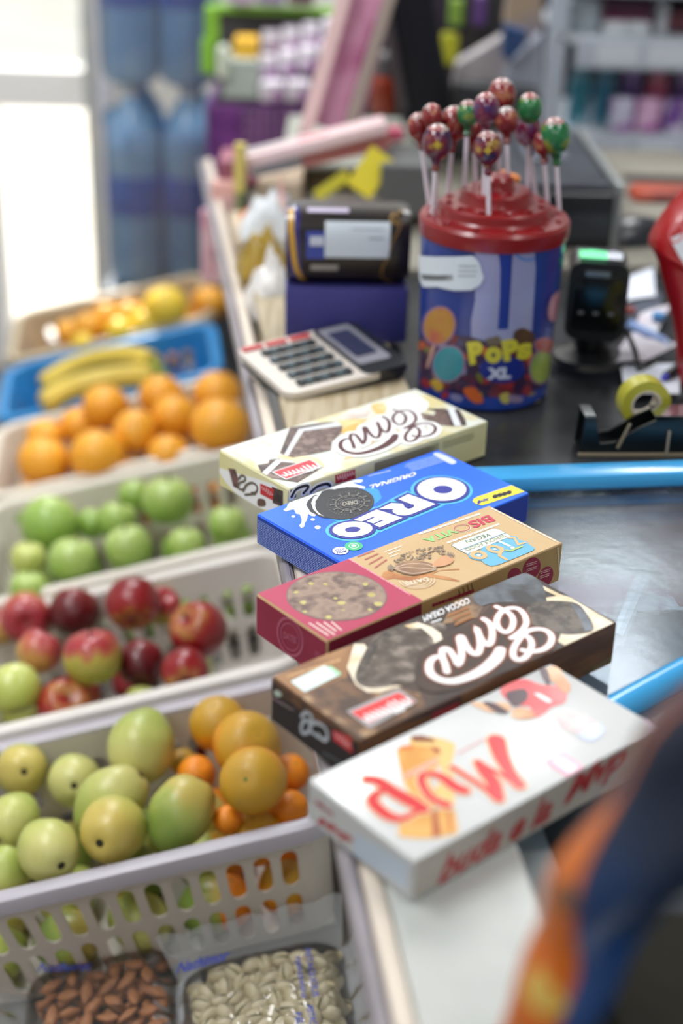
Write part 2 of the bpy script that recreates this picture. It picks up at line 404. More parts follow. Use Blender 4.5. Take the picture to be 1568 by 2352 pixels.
# ================================================================== SLOPED FRUIT TABLE
TA = D(12.3)
tu = Vector((math.cos(CA)*math.cos(TA), math.sin(CA)*math.cos(TA), math.sin(TA))); tv = cy.copy(); tn = tu.cross(tv)
TO = Vector((-.025, 1.077, -.3))
TM = Matrix((tu, tv, tn)).transposed().to_4x4(); TM.translation = TO
BH = .148
def tp(u, v, w=0.): return TM @ Vector((u, v, w))
t = thing('display_table', 'sloped display table, its top painted as shaded, carrying the fruit baskets', 'table', Vector((-.3, 1.6, ZF)))
SH = M('6b6560', .5, c2='767069', sc=5, name='shaded_table_top')  # darkened to paint in the shade seen through the basket slots
b = MB(); b.box((-.345, .66, -BH-.012), (.81, 1.94, .02), SH, TM, bev=.004); b.build('tabletop', t)
for (u, v) in ((-.7, -.2), (.0, -.2), (-.7, 1.65), (.0, 1.65)):
    P = tp(u, v, -BH-.02); b = MB(); b.tube([P, Vector((P.x, P.y, ZF))], .018, M('8b8d90', .4, .8)); b.build('leg', t, True)

# ---- baskets with slotted walls
def rr(hx, hy, r, s):
    """rounded rectangle outline (counter-clockwise from bottom-left straight), param by segments list"""
    return None
def basket(v0, dep, col, label, u0=-.375, u1=.045, rimc=None, slot_w=.0165, slot_h=.045, pit=.026):
    L = u1-u0; uc = (u0+u1)/2; vc = v0+dep/2
    X = TM @ Matrix.Translation((uc, vc, -BH+.002))
    t = thing('fruit_basket' if 'crate' not in label else 'fruit_crate', label, 'basket' if 'crate' not in label else 'crate', X, group='baskets on the fruit table')
    m = M(col, .4, c2=col, name='basket_plastic'); mr = M(rimc or col, .35, name='basket_rim')
    hx, hy, r, H = L/2-.02, dep/2-.02, .03, BH-.006
    def pt(side, a, tt, off=0.):
        # side 0 front(-y) 1 right 2 back 3 left; a along in metres measured from centre; tt height 0..H
        tap = 1-.10*(1-tt/H); q = off
        if side == 0: return Vector((a*tap, -(hy)*tap-q, tt))
        if side == 1: return Vector((hx*tap+q, a*tap, tt))
        if side == 2: return Vector((-a*tap, hy*tap+q, tt))
        return Vector((-hx*tap-q, -a*tap, tt))
    b = MB(); th = .0025
    for side in range(4):
        half = (hx if side % 2 == 0 else hy)-r
        n = max(3, round(2*half/pit)); pitch = 2*half/n
        rows = [(H-.028-slot_h-.008, H-.028), (H-.028-2*slot_h-.008-.012, H-.028-slot_h-.008)]
        rows = [(r0, r1) for r0, r1 in rows if r0 > .002]
        bands = [(0, rows[-1][0])]+[(rows[0][1], H)]
        for (z0, z1) in bands:
            vs = [pt(side, a, z, o) for o in (0, -th) for z in (z0, z1) for a in (-half, half)]
            b.add(vs, [[0, 1, 3, 2], [4, 5, 7, 6]], m)
        for (z0, z1) in rows:
            for i in range(n):
                a0 = -half+i*pitch; a1 = a0+pitch; ac = (a0+a1)/2; zc = (z0+z1)/2; sw = slot_w/2; sh = min(slot_h, z1-z0-.008)/2-sw
                hole = [(ac+sw*math.cos(q), zc+sh+sw*math.sin(q)) for q in [math.pi*k/7 for k in range(8)]]+[(ac+sw*math.cos(q), zc-sh+sw*math.sin(q)) for q in [math.pi+math.pi*k/7 for k in range(8)]]
                out = [(a0, z0), (a1, z0), (a1, z1), (a0, z1)]
                tr = tessellate_polygon([[Vector((*p, 0)) for p in out], [Vector((*p, 0)) for p in hole]])
                pts = out+hole; k = len(pts)
                vs = [pt(side, a, z, 0) for a, z in pts]+[pt(side, a, z, -th) for a, z in pts]
                fs = [list(x) for x in tr]+[[j+k for j in x] for x in tr]
                hN = len(hole)
                fs += [[4+j, 4+(j+1) % hN, 4+(j+1) % hN+k, 4+j+k] for j in range(hN)]
                b.add(vs, fs, m)
    # corners
    for ci, (sx, sy, q0) in enumerate(((1, -1, -90), (1, 1, 0), (-1, 1, 90), (-1, -1, 180))):
        def cf(u, v, off=0., sx=sx, sy=sy, q0=q0):
            tt = v*H; tap = 1-.10*(1-tt/H); q = D(q0+90*u)
            return Vector((sx*(hx-r)*tap+(r*tap+off)*math.cos(q), sy*(hy-r)*tap+(r*tap+off)*math.sin(q), tt))
        b.grid(lambda u, v: cf(u, v), 5, 1, m); b.grid(lambda u, v: cf(u, v, -th), 5, 1, m)
    # floor
    b.box((0, 0, .002), (2*hx*.9-.004, 2*hy*.9-.004, .003), m)
    b.v = [X @ v for v in b.v]
    b.build('basket_wall', t, False)
    # rim: profile swept round
    prof = [(-.003, .0), (-.002, .003), (.003, .006), (.009, .006), (.014, .003), (.0155, -.002), (.0155, -.012), (.0135, -.012), (.013, -.003), (.009, .001), (.0, .001)]
    path = []
    for (sx, sy, q0) in ((1, -1, -90), (1, 1, 0), (-1, 1, 90), (-1, -1, 180)):
        for k in range(7):
            q = D(q0+90*k/6); path.append((Vector((sx*(hx-r)+r*math.cos(q), sy*(hy-r)+r*math.sin(q), 0)), Vector((math.cos(q), math.sin(q), 0))))
    vs = []; fs = []; n = len(path); k = len(prof)
    for P, nn in path:
        for o_, h_ in prof: vs.append(X @ (P+nn*o_+Vector((0, 0, H+h_-.001))))
    for i in range(n):
        for j in range(k): fs.append([i*k+j, ((i+1) % n)*k+j, ((i+1) % n)*k+(j+1) % k, i*k+(j+1) % k])
    b = MB(); b.add(vs, fs, mr); b.build('rim', t, True)
    return t
BV = [-.010, .258, .538, .842, 1.115, 1.372]          # front lines of the six trays
basket(BV[0], .264, 'cbc3b9', 'grey-white slotted basket at the front, of pears and yellow oranges', rimc='b3aeb8')
basket(BV[1], .278, 'ddd8d2', 'cream slotted basket of red apples, second from the front')
basket(BV[2], .302, 'dcd5ca', 'cream slotted basket of green apples, third from the front')
basket(BV[3], .271, 'dcd3c4', 'cream slotted basket of plump oranges, behind the green apples', u1=.022)
basket(BV[4], .250, '2f86c4', 'blue plastic crate of bananas', u1=.005, slot_w=.016, slot_h=.036)
basket(BV[5], .262, 'b8a88c', 'tan plastic crate of lemons and small oranges at the far end', u1=.005, slot_w=.016, slot_h=.036)

# ================================================================== FRUIT
def ramp_mat(name, stops, axis='z', nscale=2.5, namt=.35, rough=.38, coat=.25, spots=None, bump=0.):
    """skin whose colour drifts along the fruit's own axis with noise"""
    mt = bpy.data.materials.new(name); mt.use_nodes = True; nt = mt.node_tree; N = nt.nodes; L = nt.links; p = N['Principled BSDF']
    p.inputs['Roughness'].default_value = rough; p.inputs['Coat Weight'].default_value = coat; p.inputs['Coat Roughness'].default_value = .3
    tc = N.new('ShaderNodeTexCoord'); sx = N.new('ShaderNodeSeparateXYZ'); L.new(tc.outputs['Object'], sx.inputs[0])
    n = N.new('ShaderNodeTexNoise'); n.inputs['Scale'].default_value = nscale; n.inputs['Detail'].default_value = 5
    oi = N.new('ShaderNodeObjectInfo'); va = N.new('ShaderNodeVectorMath'); va.operation = 'ADD'; L.new(tc.outputs['Object'], va.inputs[0]); L.new(oi.outputs['Location'], va.inputs[1]); L.new(va.outputs[0], n.inputs[0])
    m1 = N.new('ShaderNodeMath'); m1.operation = 'MULTIPLY_ADD'; L.new(sx.outputs['XYZ'.index(axis.upper())], m1.inputs[0]); m1.inputs[1].default_value = .5; m1.inputs[2].default_value = .5-namt*.5
    m2 = N.new('ShaderNodeMath'); m2.operation = 'MULTIPLY_ADD'; L.new(n.outputs[0], m2.inputs[0]); m2.inputs[1].default_value = namt; L.new(m1.outputs[0], m2.inputs[2])
    cr = N.new('ShaderNodeValToRGB'); L.new(m2.outputs[0], cr.inputs[0]); e = cr.color_ramp.elements
    e[0].position = stops[0][0]; e[0].color = lin(stops[0][1]); e[1].position = stops[-1][0]; e[1].color = lin(stops[-1][1])
    for ps, c in stops[1:-1]: k = e.new(ps); k.color = lin(c)
    L.new(cr.outputs[0], p.inputs['Base Color'])
    if bump:
        n2 = N.new('ShaderNodeTexNoise'); n2.inputs['Scale'].default_value = 28; bp = N.new('ShaderNodeBump'); bp.inputs['Strength'].default_value = bump; bp.inputs['Distance'].default_value = .03
        L.new(tc.outputs['Object'], n2.inputs[0]); L.new(n2.outputs[0], bp.inputs['Height']); L.new(bp.outputs[0], p.inputs['Normal'])
    return mt
def ball(profile, seed, lump=.04, n=28, rings=18):
    """unit-size fruit body from a radius profile f(t), t 0 bottom .. 1 top"""
    b = MB(); pr = []
    for i in range(rings+1):
        th = math.pi*i/rings; r, z = profile(th); pr.append((max(r, .002), z))
    def fn(v):
        return v*(1+lump*noise.noise(v*1.3+Vector((seed*3.1, seed, 0))))
    b.lathe(pr, None, n, fn=fn); return b
P_SPH = lambda th: (math.sin(th), -math.cos(th))
P_ORG = lambda th: (math.sin(th)*1.0, -math.cos(th)*.95*(1-.06*math.exp(-((math.pi-th)/.2)**2)))
P_APP = lambda th: (math.sin(th)*(1+.05*math.cos(th*2)), -math.cos(th)*.92*(1-.30*math.exp(-((math.pi-th)/.34)**2))*(1-.22*math.exp(-(th/.25)**2)))
P_PEAR = lambda th: (math.sin(th)*(1-.22*(max(0, -math.cos(th))**1.5)), -math.cos(th)*1.16*(1-.10*math.exp(-((th)/.2)**2)))     # calyx end = bottom(-z)
P_QUI = lambda th: (math.sin(th)*(1.0), -math.cos(th)*1.05)
FM = {}
def fruit(kind, px, py, rpx, w, axis, mat, label, R=None, rot=0., el=1., group=None, P=None):
    prof = {'orange': P_ORG, 'apple': P_APP, 'pear': P_PEAR, 'lemon': P_QUI}[kind]
    seed = R_.randint(0, 3); key = (kind, seed)
    if P is None:
        P = onp((px, py), tp(0, 0, w), tn); R = R or rpx*depth(P)/FPX
    if key not in FM:
        b = ball(prof, seed, .05 if kind != 'orange' else .03); b.ms = [mat]; b.mi = [0]*len(b.f)
        o = b.build(kind, None, True); me = o.data; bpy.data.objects.remove(o)
        q = MB()
        if kind == 'apple': q.tube([(0, 0, .60), (.03, .02, .78), (.09, .03, 1.0)], [.04, .035, .05], M('5a4526', .8), 6); 
        elif kind == 'pear':
            q.lathe([(.13, -1.09), (.10, -1.115), (.03, -1.10)], M('2e2a18', .9), 9)
        else: q.lathe([(.09, .885), (.06, .905), (.02, .90)], M('6f7a35', .9), 7)
        o = q.build('stem', None, True); ms = o.data; bpy.data.objects.remove(o)
        FM[key] = (me, ms)
    me, ms = FM[key]
    mk = (key, mat.name)
    if mk not in FM: mm = me.copy(); mm.materials.clear(); mm.materials.append(mat); FM[mk] = mm
    ax = (RT*axis[0]+UP*axis[1]-FW*axis[2]).normalized()
    q = ax.to_track_quat('Z', 'Y').to_matrix().to_4x4() @ Matrix.Rotation(rot, 4, 'Z')
    o = bpy.data.objects.new(kind, FM[mk]); COL.objects.link(o)
    o.matrix_world = Matrix.Translation(P) @ q @ Matrix.Diagonal((R, R, R*el, 1))
    props(o, label, kind if kind != 'lemon' else 'lemon', group)
    c = bpy.data.objects.new({'apple': 'stem', 'pear': 'calyx'}.get(kind, 'stem_end'), ms); COL.objects.link(c); c.parent = o
    return o
PEAR = ramp_mat('pear_skin', [(.2, 'c9c679'), (.5, 'bcc06a'), (.8, 'a9b65a')], nscale=1.6, namt=.6, rough=.42)
PEARG = ramp_mat('pear_skin_green', [(.25, 'c4b35c'), (.45, 'a8b055'), (.75, '86a046')], nscale=1.4, namt=.6, rough=.42)
PEARY = ramp_mat('pear_skin_blush', [(.25, 'c9b458'), (.5, 'c6bf60'), (.75, 'b4b85c')], nscale=1.3, namt=.7, rough=.42)
ORY = ramp_mat('yellow_orange_skin', [(.25, 'df7c0c'), (.5, 'dd9012'), (.68, 'cf9a1c'), (.97, 'c4982a')], nscale=1.5, namt=.7, rough=.5, bump=.15)
ORO = ramp_mat('deep_orange_skin', [(.2, 'ea7d0c'), (.8, 'f08f12')], nscale=2, namt=.5, rough=.5, bump=.15)
ORP = ramp_mat('orange_skin', [(.2, 'eb9a17'), (.8, 'f2a92a')], nscale=1.2, namt=.4, rough=.5, bump=.12)
ARED = ramp_mat('red_apple_skin', [(.05, '740c16'), (.5, '86101a'), (.8, '9a1c24'), (.95, 'b07a3c')], nscale=2.2, namt=.5, rough=.34, coat=.2)
ADRK = ramp_mat('dark_apple_skin', [(.1, '4f0912'), (.6, '680d17'), (.95, '8a2228')], nscale=2.2, namt=.5, rough=.34, coat=.2)
AYEL = ramp_mat('yellow_blush_apple_skin', [(.3, 'a2a23c'), (.55, 'b8a84a'), (.66, 'b86a44'), (.8, 'a62c34')], nscale=1.4, namt=.7, rough=.35, coat=.4)
APNK = ramp_mat('pink_apple_skin', [(.2, 'bd984c'), (.5, 'b85a44'), (.8, 'a2303a')], nscale=1.8, namt=.8, rough=.35, coat=.4)
AGRY = ramp_mat('green_yellow_apple_skin', [(.2, 'aebb52'), (.8, 'c4cc72')], nscale=1.6, namt=.6, rough=.35, coat=.4)
AGRN = ramp_mat('green_apple_skin', [(.2, '84aa42'), (.5, '98b856'), (.85, 'b0c870')], nscale=1.4, namt=.6, rough=.35, coat=.35)
LEM = ramp_mat('lemon_skin', [(.2, 'e3b822'), (.8, 'ecc93a')], nscale=2, namt=.5, rough=.45, bump=.12)
MAN = ramp_mat('mandarin_skin', [(.2, 'd98f16'), (.8, 'e9a428')], nscale=2, namt=.6, rough=.5, bump=.15)
# pears and yellow oranges, front basket
for a in [
 ('pear', 50, 1768, 61, -.02, (-.3, -.1, -1), PEARG, 'green pear in the far left corner of the front basket', 1.),
 ('pear', 172, 1793, 62, -.022, (-.15, .0, -1), PEAR, 'pear with a dark calyx in the back row, next to the green corner pear', .95),
 ('pear', 325, 1712, 78, .006, (.1, .8, -.4), PEAR, 'largest pale yellow pear, heaped highest at the back of the front basket', 1.0),
 ('pear', 252, 1838, 72, .0, (-.75, -.6, .1), PEAR, 'pear lying on its side with its neck to the lower left, mid basket', 1.15),
 ('pear', 262, 1903, 76, .004, (.25, .2, -.95), PEARY, 'orange-blushed yellow pear with a dark calyx, front middle', 1.),
 ('pear', 414, 1868, 74, .0, (-.5, -.9, .2), PEARG, 'green and amber pear touching the yellow oranges', 1.1),
 ('pear', 32, 1882, 60, -.008, (.4, .6, -.8), PEAR, 'pear with a dark calyx at the left frame edge, middle row', 1.),
 ('pear', 110, 1950, 73, .002, (-.55, .3, -.8), PEAR, 'round pear with its calyx lower right, front row left', 1.),
 ('pear', 8, 2008, 60, -.02, (.2, .8, .2), PEAR, 'pear cut by the left frame edge at the front rim', 1.),
 ('pear', 305, 1990, 54, -.055, (0, .9, .5), PEARG, 'small pear half hidden behind the front rim', 1.),
 ('orange', 500, 1662, 66, .0, (-.2, .8, .6), ORY, 'yellow orange at the back of the front basket, top left of the pile', 1.),
 ('orange', 567, 1712, 80, .012, (.3, .4, .6), ORY, 'large yellow orange in the middle of the orange pile in the front basket', 1.),
 ('orange', 582, 1792, 78, .020, (-.2, .2, 1), ORY, 'yellow orange with a greenish spot, nearest on the pile', 1.02),
 ('orange', 452, 1778, 44, -.02, (.3, .6, .6), ORO, 'small deep orange fruit between the pears and the yellow oranges', 1.),
 ('orange', 420, 1750, 32, -.045, (.3, .6, .6), ORY, 'small yellow fruit behind the small deep orange one', 1.),
 ('orange', 668, 1775, 44, -.03, (.3, .6, .6), ORO, 'deep orange fruit at the right wall of the front basket, upper', 1.),
 ('orange', 592, 1925, 64, -.05, (-.2, .9, .4), ORY, 'yellow orange peeping over the front rim', 1.),
 ('orange', 522, 1882, 34, -.02, (.3, .6, .6), ORO, 'small deep orange fruit beside the green and amber pear', 1.),
 ('orange', 668, 1858, 44, -.04, (.3, .6, .6), ORO, 'deep orange fruit at the right wall of the front basket, lower', 1.),
]: fruit(*a[:8], el=a[8], rot=R_.uniform(0, 6))
for a in [
 ('apple', 58, 1418, 62, -.01, (.2, -.2, .8), APNK, 'streaky pink apple, second from the left at the back of the apple basket'),
 ('apple', 170, 1405, 62, -.01, (.2, .8, -.3), ADRK, 'dark red apple between the streaky pink one and the tallest red one'),
 ('apple', 305, 1385, 66, .012, (.1, -.75, .6), ARED, 'tall red apple with a yellow base, highest in the apple basket'),
 ('apple', 372, 1392, 46, -.02, (.2, .5, .5), AYEL, 'yellow and red apple behind the tall red apple'),
 ('apple', 90, 1495, 55, .0, (.5, .8, -.2), APNK, 'small pinkish orange apple, left middle'),
 ('apple', 213, 1508, 71, .012, (-.1, 1, .25), AYEL, 'yellow apple with a red blush around its top, middle of the basket'),
 ('apple', 455, 1446, 70, .004, (-.5, .5, .7), ARED, 'big dark red apple with its greenish stem hollow showing, right end'),
 ('apple', 325, 1522, 58, -.02, (.2, .7, -.4), ADRK, 'dark red apple tucked between the blushed apple and the right ones'),
 ('apple', 425, 1540, 58, -.004, (.1, -.5, .8), ARED, 'red apple with a yellow patch at the front right'),
 ('apple', 32, 1582, 66, .0, (-.3, .9, -.3), AGRY, 'yellow-green apple at the left frame edge, front row'),
 ('apple', 152, 1622, 70, -.03, (.25, .5, .8), ARED, 'glossy red apple behind the front rim of the apple basket'),
 ('apple', 325, 1615, 46, -.05, (0, .9, -.3), AGRY, 'yellowish apple barely above the front rim'),
 ('apple', 3, 1440, 46, -.02, (-.3, .9, -.3), APNK, 'pink apple cut by the left frame edge'),
 ('apple', 115, 1205, 72, .0, (.1, .9, -.4), AGRN, 'biggest green apple at the left of the green basket'),
 ('apple', 55, 1180, 40, -.03, (.1, .9, -.4), AGRN, 'green apple hidden behind the biggest one'),
 ('apple', 212, 1202, 38, -.02, (.1, .9, -.4), AGRN, 'small light green apple behind the middle pair'),
 ('apple', 270, 1195, 48, -.005, (.3, .9, .1), AGRN, 'green apple just behind the middle front apple'),
 ('apple', 385, 1150, 62, .012, (.1, .9, .2), AGRN, 'green apple heaped highest toward the right'),
 ('apple', 308, 1138, 40, -.01, (.1, .9, -.4), AGRN, 'bright green apple at the back wall of the green basket'),
 ('apple', 296, 1258, 58, .008, (-.2, .9, .3), AGRN, 'green apple in the middle of the front row'),
 ('apple', 168, 1288, 60, .006, (.2, .9, .2), AGRN, 'round green apple, second in the front row'),
 ('apple', 65, 1284, 44, .0, (.1, .9, .2), AGRY, 'yellow-tinged green apple at the left of the front row'),
 ('apple', 65, 1352, 44, .0, (.1, .9, .2), AGRN, 'green apple in the front left corner of its basket'),
 ('apple', 428, 1254, 48, -.005, (.1, .9, .2), AGRN, 'green apple low at the front right'),
 ('apple', 522, 1203, 46, -.005, (.1, .9, .2), AGRN, 'green apple alone at the right wall'),
 ('orange', 100, 1060, 60, .008, (.2, .9, .2), ORP, 'orange in the front left corner of the orange basket'),
 ('orange', 225, 1048, 66, .008, (.2, .9, .2), ORP, 'biggest front-row orange, second from the left'),
 ('orange', 312, 990, 52, .015, (.0, .2, 1), ORP, 'orange with its navel facing out, centre of the basket'),
 ('orange', 242, 935, 54, .02, (.2, .9, .2), ORP, 'orange on top of the heap, back left'),
 ('orange', 183, 978, 46, -.005, (.2, .9, .2), ORP, 'orange between the back left one and the front row'),
 ('orange', 103, 1005, 44, -.005, (.2, .9, .2), ORP, 'orange at the left wall, back row'),
 ('orange', 370, 910, 52, .012, (.2, .9, .2), ORP, 'orange in the back row, centre'),
 ('orange', 402, 958, 55, .008, (.2, .9, .2), ORP, 'orange between the navel one and the biggest right one'),
 ('orange', 506, 980, 70, .014, (.2, .9, .2), ORP, 'biggest orange at the right wall'),
 ('orange', 500, 905, 56, .008, (.2, .9, .2), ORP, 'orange in the back right corner'),
 ('orange', 388, 1045, 50, -.01, (.2, .9, .2), ORP, 'orange low at the front, right of the biggest front-row orange'),
 ('lemon', 380, 706, 50, .02, (1, .3, .2), LEM, 'large lemon on top of the far crate'),
 ('orange', 482, 696, 42, .0, (.2, .9, .2), MAN, 'small orange at the right end of the far crate'),
 ('lemon', 335, 745, 34, .0, (1, .3, .2), LEM, 'lemon in front of the large lemon'),
 ('orange', 300, 725, 36, .005, (.2, .9, .2), MAN, 'small orange left of the large lemon'),
 ('orange', 245, 728, 36, .01, (.2, .9, .2), MAN, 'small orange at the back of the far crate'),
 ('lemon', 275, 762, 32, .0, (1, .3, .2), LEM, 'lemon in the front row of the far crate, middle'),
 ('orange', 205, 752, 38, .006, (.2, .9, .2), MAN, 'small orange left of the middle lemon'),
 ('orange', 160, 765, 34, .0, (.2, .9, .2), MAN, 'small orange at the left end of the far crate'),
 ('lemon', 190, 790, 26, -.005, (1, .3, .2), LEM, 'lemon in the front left of the far crate'),
 ('orange', 425, 735, 30, -.01, (.2, .9, .2), MAN, 'small orange behind the blue rim, right of the large lemon'),
]: fruit(*a[:8], rot=R_.uniform(0, 6))
# lower layer, glimpsed through the slots
def lower(kind, v0, dep, mats, label, group, nu=5, nv=3, r=.031, span=.29):
    for i in range(nu):
        for j in range(nv):
            u = -.325+i*(span/(nu-1))+R_.uniform(-.004, .004); v = v0+.063+j*((dep-.126)/(nv-1)); 
            fruit(kind, 0, 0, 0, 0, (R_.uniform(-1, 1), R_.uniform(-.3, 1), R_.uniform(-.3, 1)), mats[(i+j) % len(mats)] if kind != 'split' else mats[0], label, R=r, group=group, P=tp(u, v, -BH+.006+r))
lower('pear', BV[0], .256, [PEAR, PEARG], 'pear in the bottom layer of the front basket, glimpsed through slots', 'pears in the bottom layer', 4, 3, .029, .215)
for j in range(3):
    for i in range(2): fruit('orange', 0, 0, 0, 0, (.2, .9, .3), [ORO, ORY][(i+j) % 2], 'orange in the bottom layer of the front basket, glimpsed through slots', R=.028, group='oranges in the bottom layer', P=tp(-.095+i*.060, BV[0]+.063+j*.068, -BH+.034))
lower('apple', BV[1], .278, [ARED, ADRK, AGRY], 'apple in the bottom layer of the red apple basket', 'apples in the bottom layer', 4, 3, .03, .215)
lower('apple', BV[2], .302, [AGRN], 'green apple in the bottom layer of its basket', 'green apples in the bottom layer', 5, 3, .03)
lower('orange', BV[3], .271, [ORP], 'orange in the bottom layer of its basket', 'oranges in the basket bottom', 5, 3, .031)
lower('orange', BV[5], .262, [MAN], 'small orange in the bottom layer of the far blue crate', 'small oranges in the crate bottom', 5, 3, .03)
# bananas
def banana(pts, r, label):
    P = [onp(p, tp(0, 0, w), tn) for p, w in pts]
    P = [Vector(q) for q in smooth3(P, 5)]; n = len(P)
    t = thing('banana', label, 'banana', P[n//2], group='bananas in the blue crate')
    rs = [r*min(1, .35+1.6*math.sin(math.pi*(.06+.88*i/(n-1)))**.7) for i in range(n)]
    b = MB(); b.tube(P[:-1], rs[:-1], ramp_mat('banana_skin', [(.2, 'c7ad3c'), (.8, 'ddc24c')], nscale=20, namt=.8, rough=.5), 8); b.build('peel', t, True)
    b = MB(); d_ = (P[-1]-P[-3]).normalized(); b.tube([P[-2], P[-1], P[-1]+d_*.02], [r*.5, r*.33, r*.36], M('7f9a3a', .6), 7); b.build('stalk', t, True)
def smooth3(P, n=5):
    out = []
    for i in range(len(P)-1):
        p0 = P[max(i-1, 0)]; p1 = P[i]; p2 = P[i+1]; p3 = P[min(i+2, len(P)-1)]
        for k in range(n):
            t = k/n; out.append(.5*((2*p1)+(p2-p0)*t+(2*p0-5*p1+4*p2-p3)*t*t+(3*p1-p0-3*p2+p3)*t**3))
    return out+[P[-1]]
banana([((100, 885), .012), ((160, 848), .02), ((230, 824), .026), ((300, 818), .026), ((356, 838), .02)], .018, 'topmost banana, ripe yellow, along the blue crate')
banana([((100, 926), .014), ((165, 892), .016), ((240, 872), .016), ((310, 864), .014), ((358, 866), .010)], .018, 'lower greenish banana just behind the oranges')
banana([((150, 905), -.05), ((195, 872), -.05), ((250, 845), -.045), ((320, 840), -.045), ((362, 855), -.05)], .018, 'middle banana between the two outer ones')

# ================================================================== THE FIVE CARTONS
A1 = crop(4.7515, 490, 890); A2 = crop(4.0205, 740, 880); A3 = crop(4.9, 580, 1040); A4 = crop(4.126, 840, 1030); A5 = crop(5.6, 780, 1160); A6 = crop(5.6, 1020, 1150)
B1 = crop(4.9, 580, 1280); B2 = crop(4.238, 610, 1480); B3 = crop(3.2, 940, 1310); B4 = crop(2.9037, 700, 1640); B5 = crop(3.213, 1080, 1500)
class Carton:
    """carton resting on the counter: L far-left corner, long side l, short side w, height h"""
    def __init__(s, name, label, x, y, a, l, w, h, top, side=None, z0=.0012):
        d = Vector((math.cos(a), math.sin(a), 0)); e = Vector((math.sin(a), -math.cos(a), 0)); s.d, s.e = d, e
        c = Vector((x, y, z0))+d*l/2+e*w/2
        X = Matrix((d, -e, Vector((0, 0, 1)))).transposed().to_4x4(); X.translation = c
        s.t = thing(name, label, 'box', X)
        b = MB(); b.box((0, 0, h/2), (l, w, h), top, X, bev=.0011)
        # closing flaps: a slim tongue edge on both ends
        for sg in (-1, 1): b.box((sg*(l/2+.0002), 0, h*.5), (.0006, w*.96, h*.93), side or top, X)
        s.body = b.build('carton_body', s.t, True)
        L = Vector((x, y, z0)); s.top = Plane(L+Vector((0, 0, h)), d, e); s.end = Plane(L-d*.0006, e, (0, 0, 1)); s.near = Plane(L+e*w, d, (0, 0, 1)); s.right = Plane(L+d*(l+.0006), e, (0, 0, 1))
        s.top.bd = (.0006, l-.0006, .0006, w-.0006); s.end.bd = (.001, w-.001, .001, h-.001); s.near.bd = (.001, l-.001, .001, h-.001)
        s.l, s.w, s.h = l, w, h
    def full(s, art, m, pl, layer=0, a0=0, a1=1, b0=0, b1=1):
        x0, x1, y0, y1 = pl.bd; f = lambda t: x0+(x1-x0)*t; g = lambda t: y0+(y1-y0)*t
        art.polyp(m, [(f(a0), g(b0)), (f(a1), g(b0)), (f(a1), g(b1)), (f(a0), g(b1))], layer)
_par = Plane.par
def par_clamped(s, p):
    a, b_ = _par(s, p); bd = getattr(s, 'bd', None)
    return (min(max(a, bd[0]), bd[1]), min(max(b_, bd[2]), bd[3])) if bd else (a, b_)
Plane.par = par_clamped
INK = dict(r=.45, coat=.06, spec=.35)
WHT = M('f4f5f6', **INK)
# ---- script word used on the two cream-cake cartons: pen strokes in carton coordinates
SCR = [(B3(640, 275, 690, 300, 740, 330, 762, 380, 745, 440, 700, 462, 655, 430, 640, 380, 665, 325, 720, 290, 790, 288, 840, 330, 858, 390, 835, 440, 790, 480, 750, 505), .0042),
       (B3(750, 505, 820, 488, 875, 500, 897, 550, 880, 610, 840, 655, 790, 665, 760, 630, 770, 570, 810, 510, 860, 460, 930, 440, 1000, 450, 1042, 490, 1035, 545, 990, 585, 930, 603, 870, 605, 830, 595), .0042),
       (B3(545, 365, 590, 400, 608, 460, 600, 530, 575, 555, 535, 525, 505, 470, 495, 440, 515, 500, 520, 570, 500, 620, 460, 615, 415, 560, 385, 500, 365, 510, 380, 580, 380, 650, 358, 698, 330, 650, 285, 590, 245, 590, 240, 640, 262, 700, 275, 755), .0046)]
SWO = (B3(235, 640, 180, 650, 145, 695, 155, 765, 225, 812, 330, 822, 450, 785, 560, 725, 640, 650, 668, 590), [.004, .0045, .005, .0055, .006, .0065, .007, .008, .0085, .007])
def script(art, pl_src, pl, m, grow, layer, f=lambda p: p):
    for pts, w in SCR:
        pp = smoothc([tuple(p) for p in pts]); art.strokep(m, [f(pl_src.par(p[:2])) for p in pp], w+grow, layer)
    pts, w = SWO; pp = smoothc([tuple(p)+(w[i],) for i, p in enumerate(pts)]); art.strokep(m, [f(pl_src.par(p[:2])) for p in pp], [p[2]+grow for p in pp], layer)

def scrib(art, m, p, q, n, layer, w):
    """looping hand lettering too small to read"""
    a0, b0 = (Vector(art.s.par(x)) for x in (p, q)); d = b0-a0; nn = Vector((-d.y, d.x)).normalized(); A = d.length*.13; r = random.Random(n); P = []
    for i in range(n*6+1):
        t = i/(n*6); h = A*math.sin(2*math.pi*n*t)*(1.4 if i//6 in (2, 3) else .8); P.append(tuple(a0+d*(t+.018*math.cos(2*math.pi*n*t))+nn*h))
    art.strokep(m, P, w, layer)
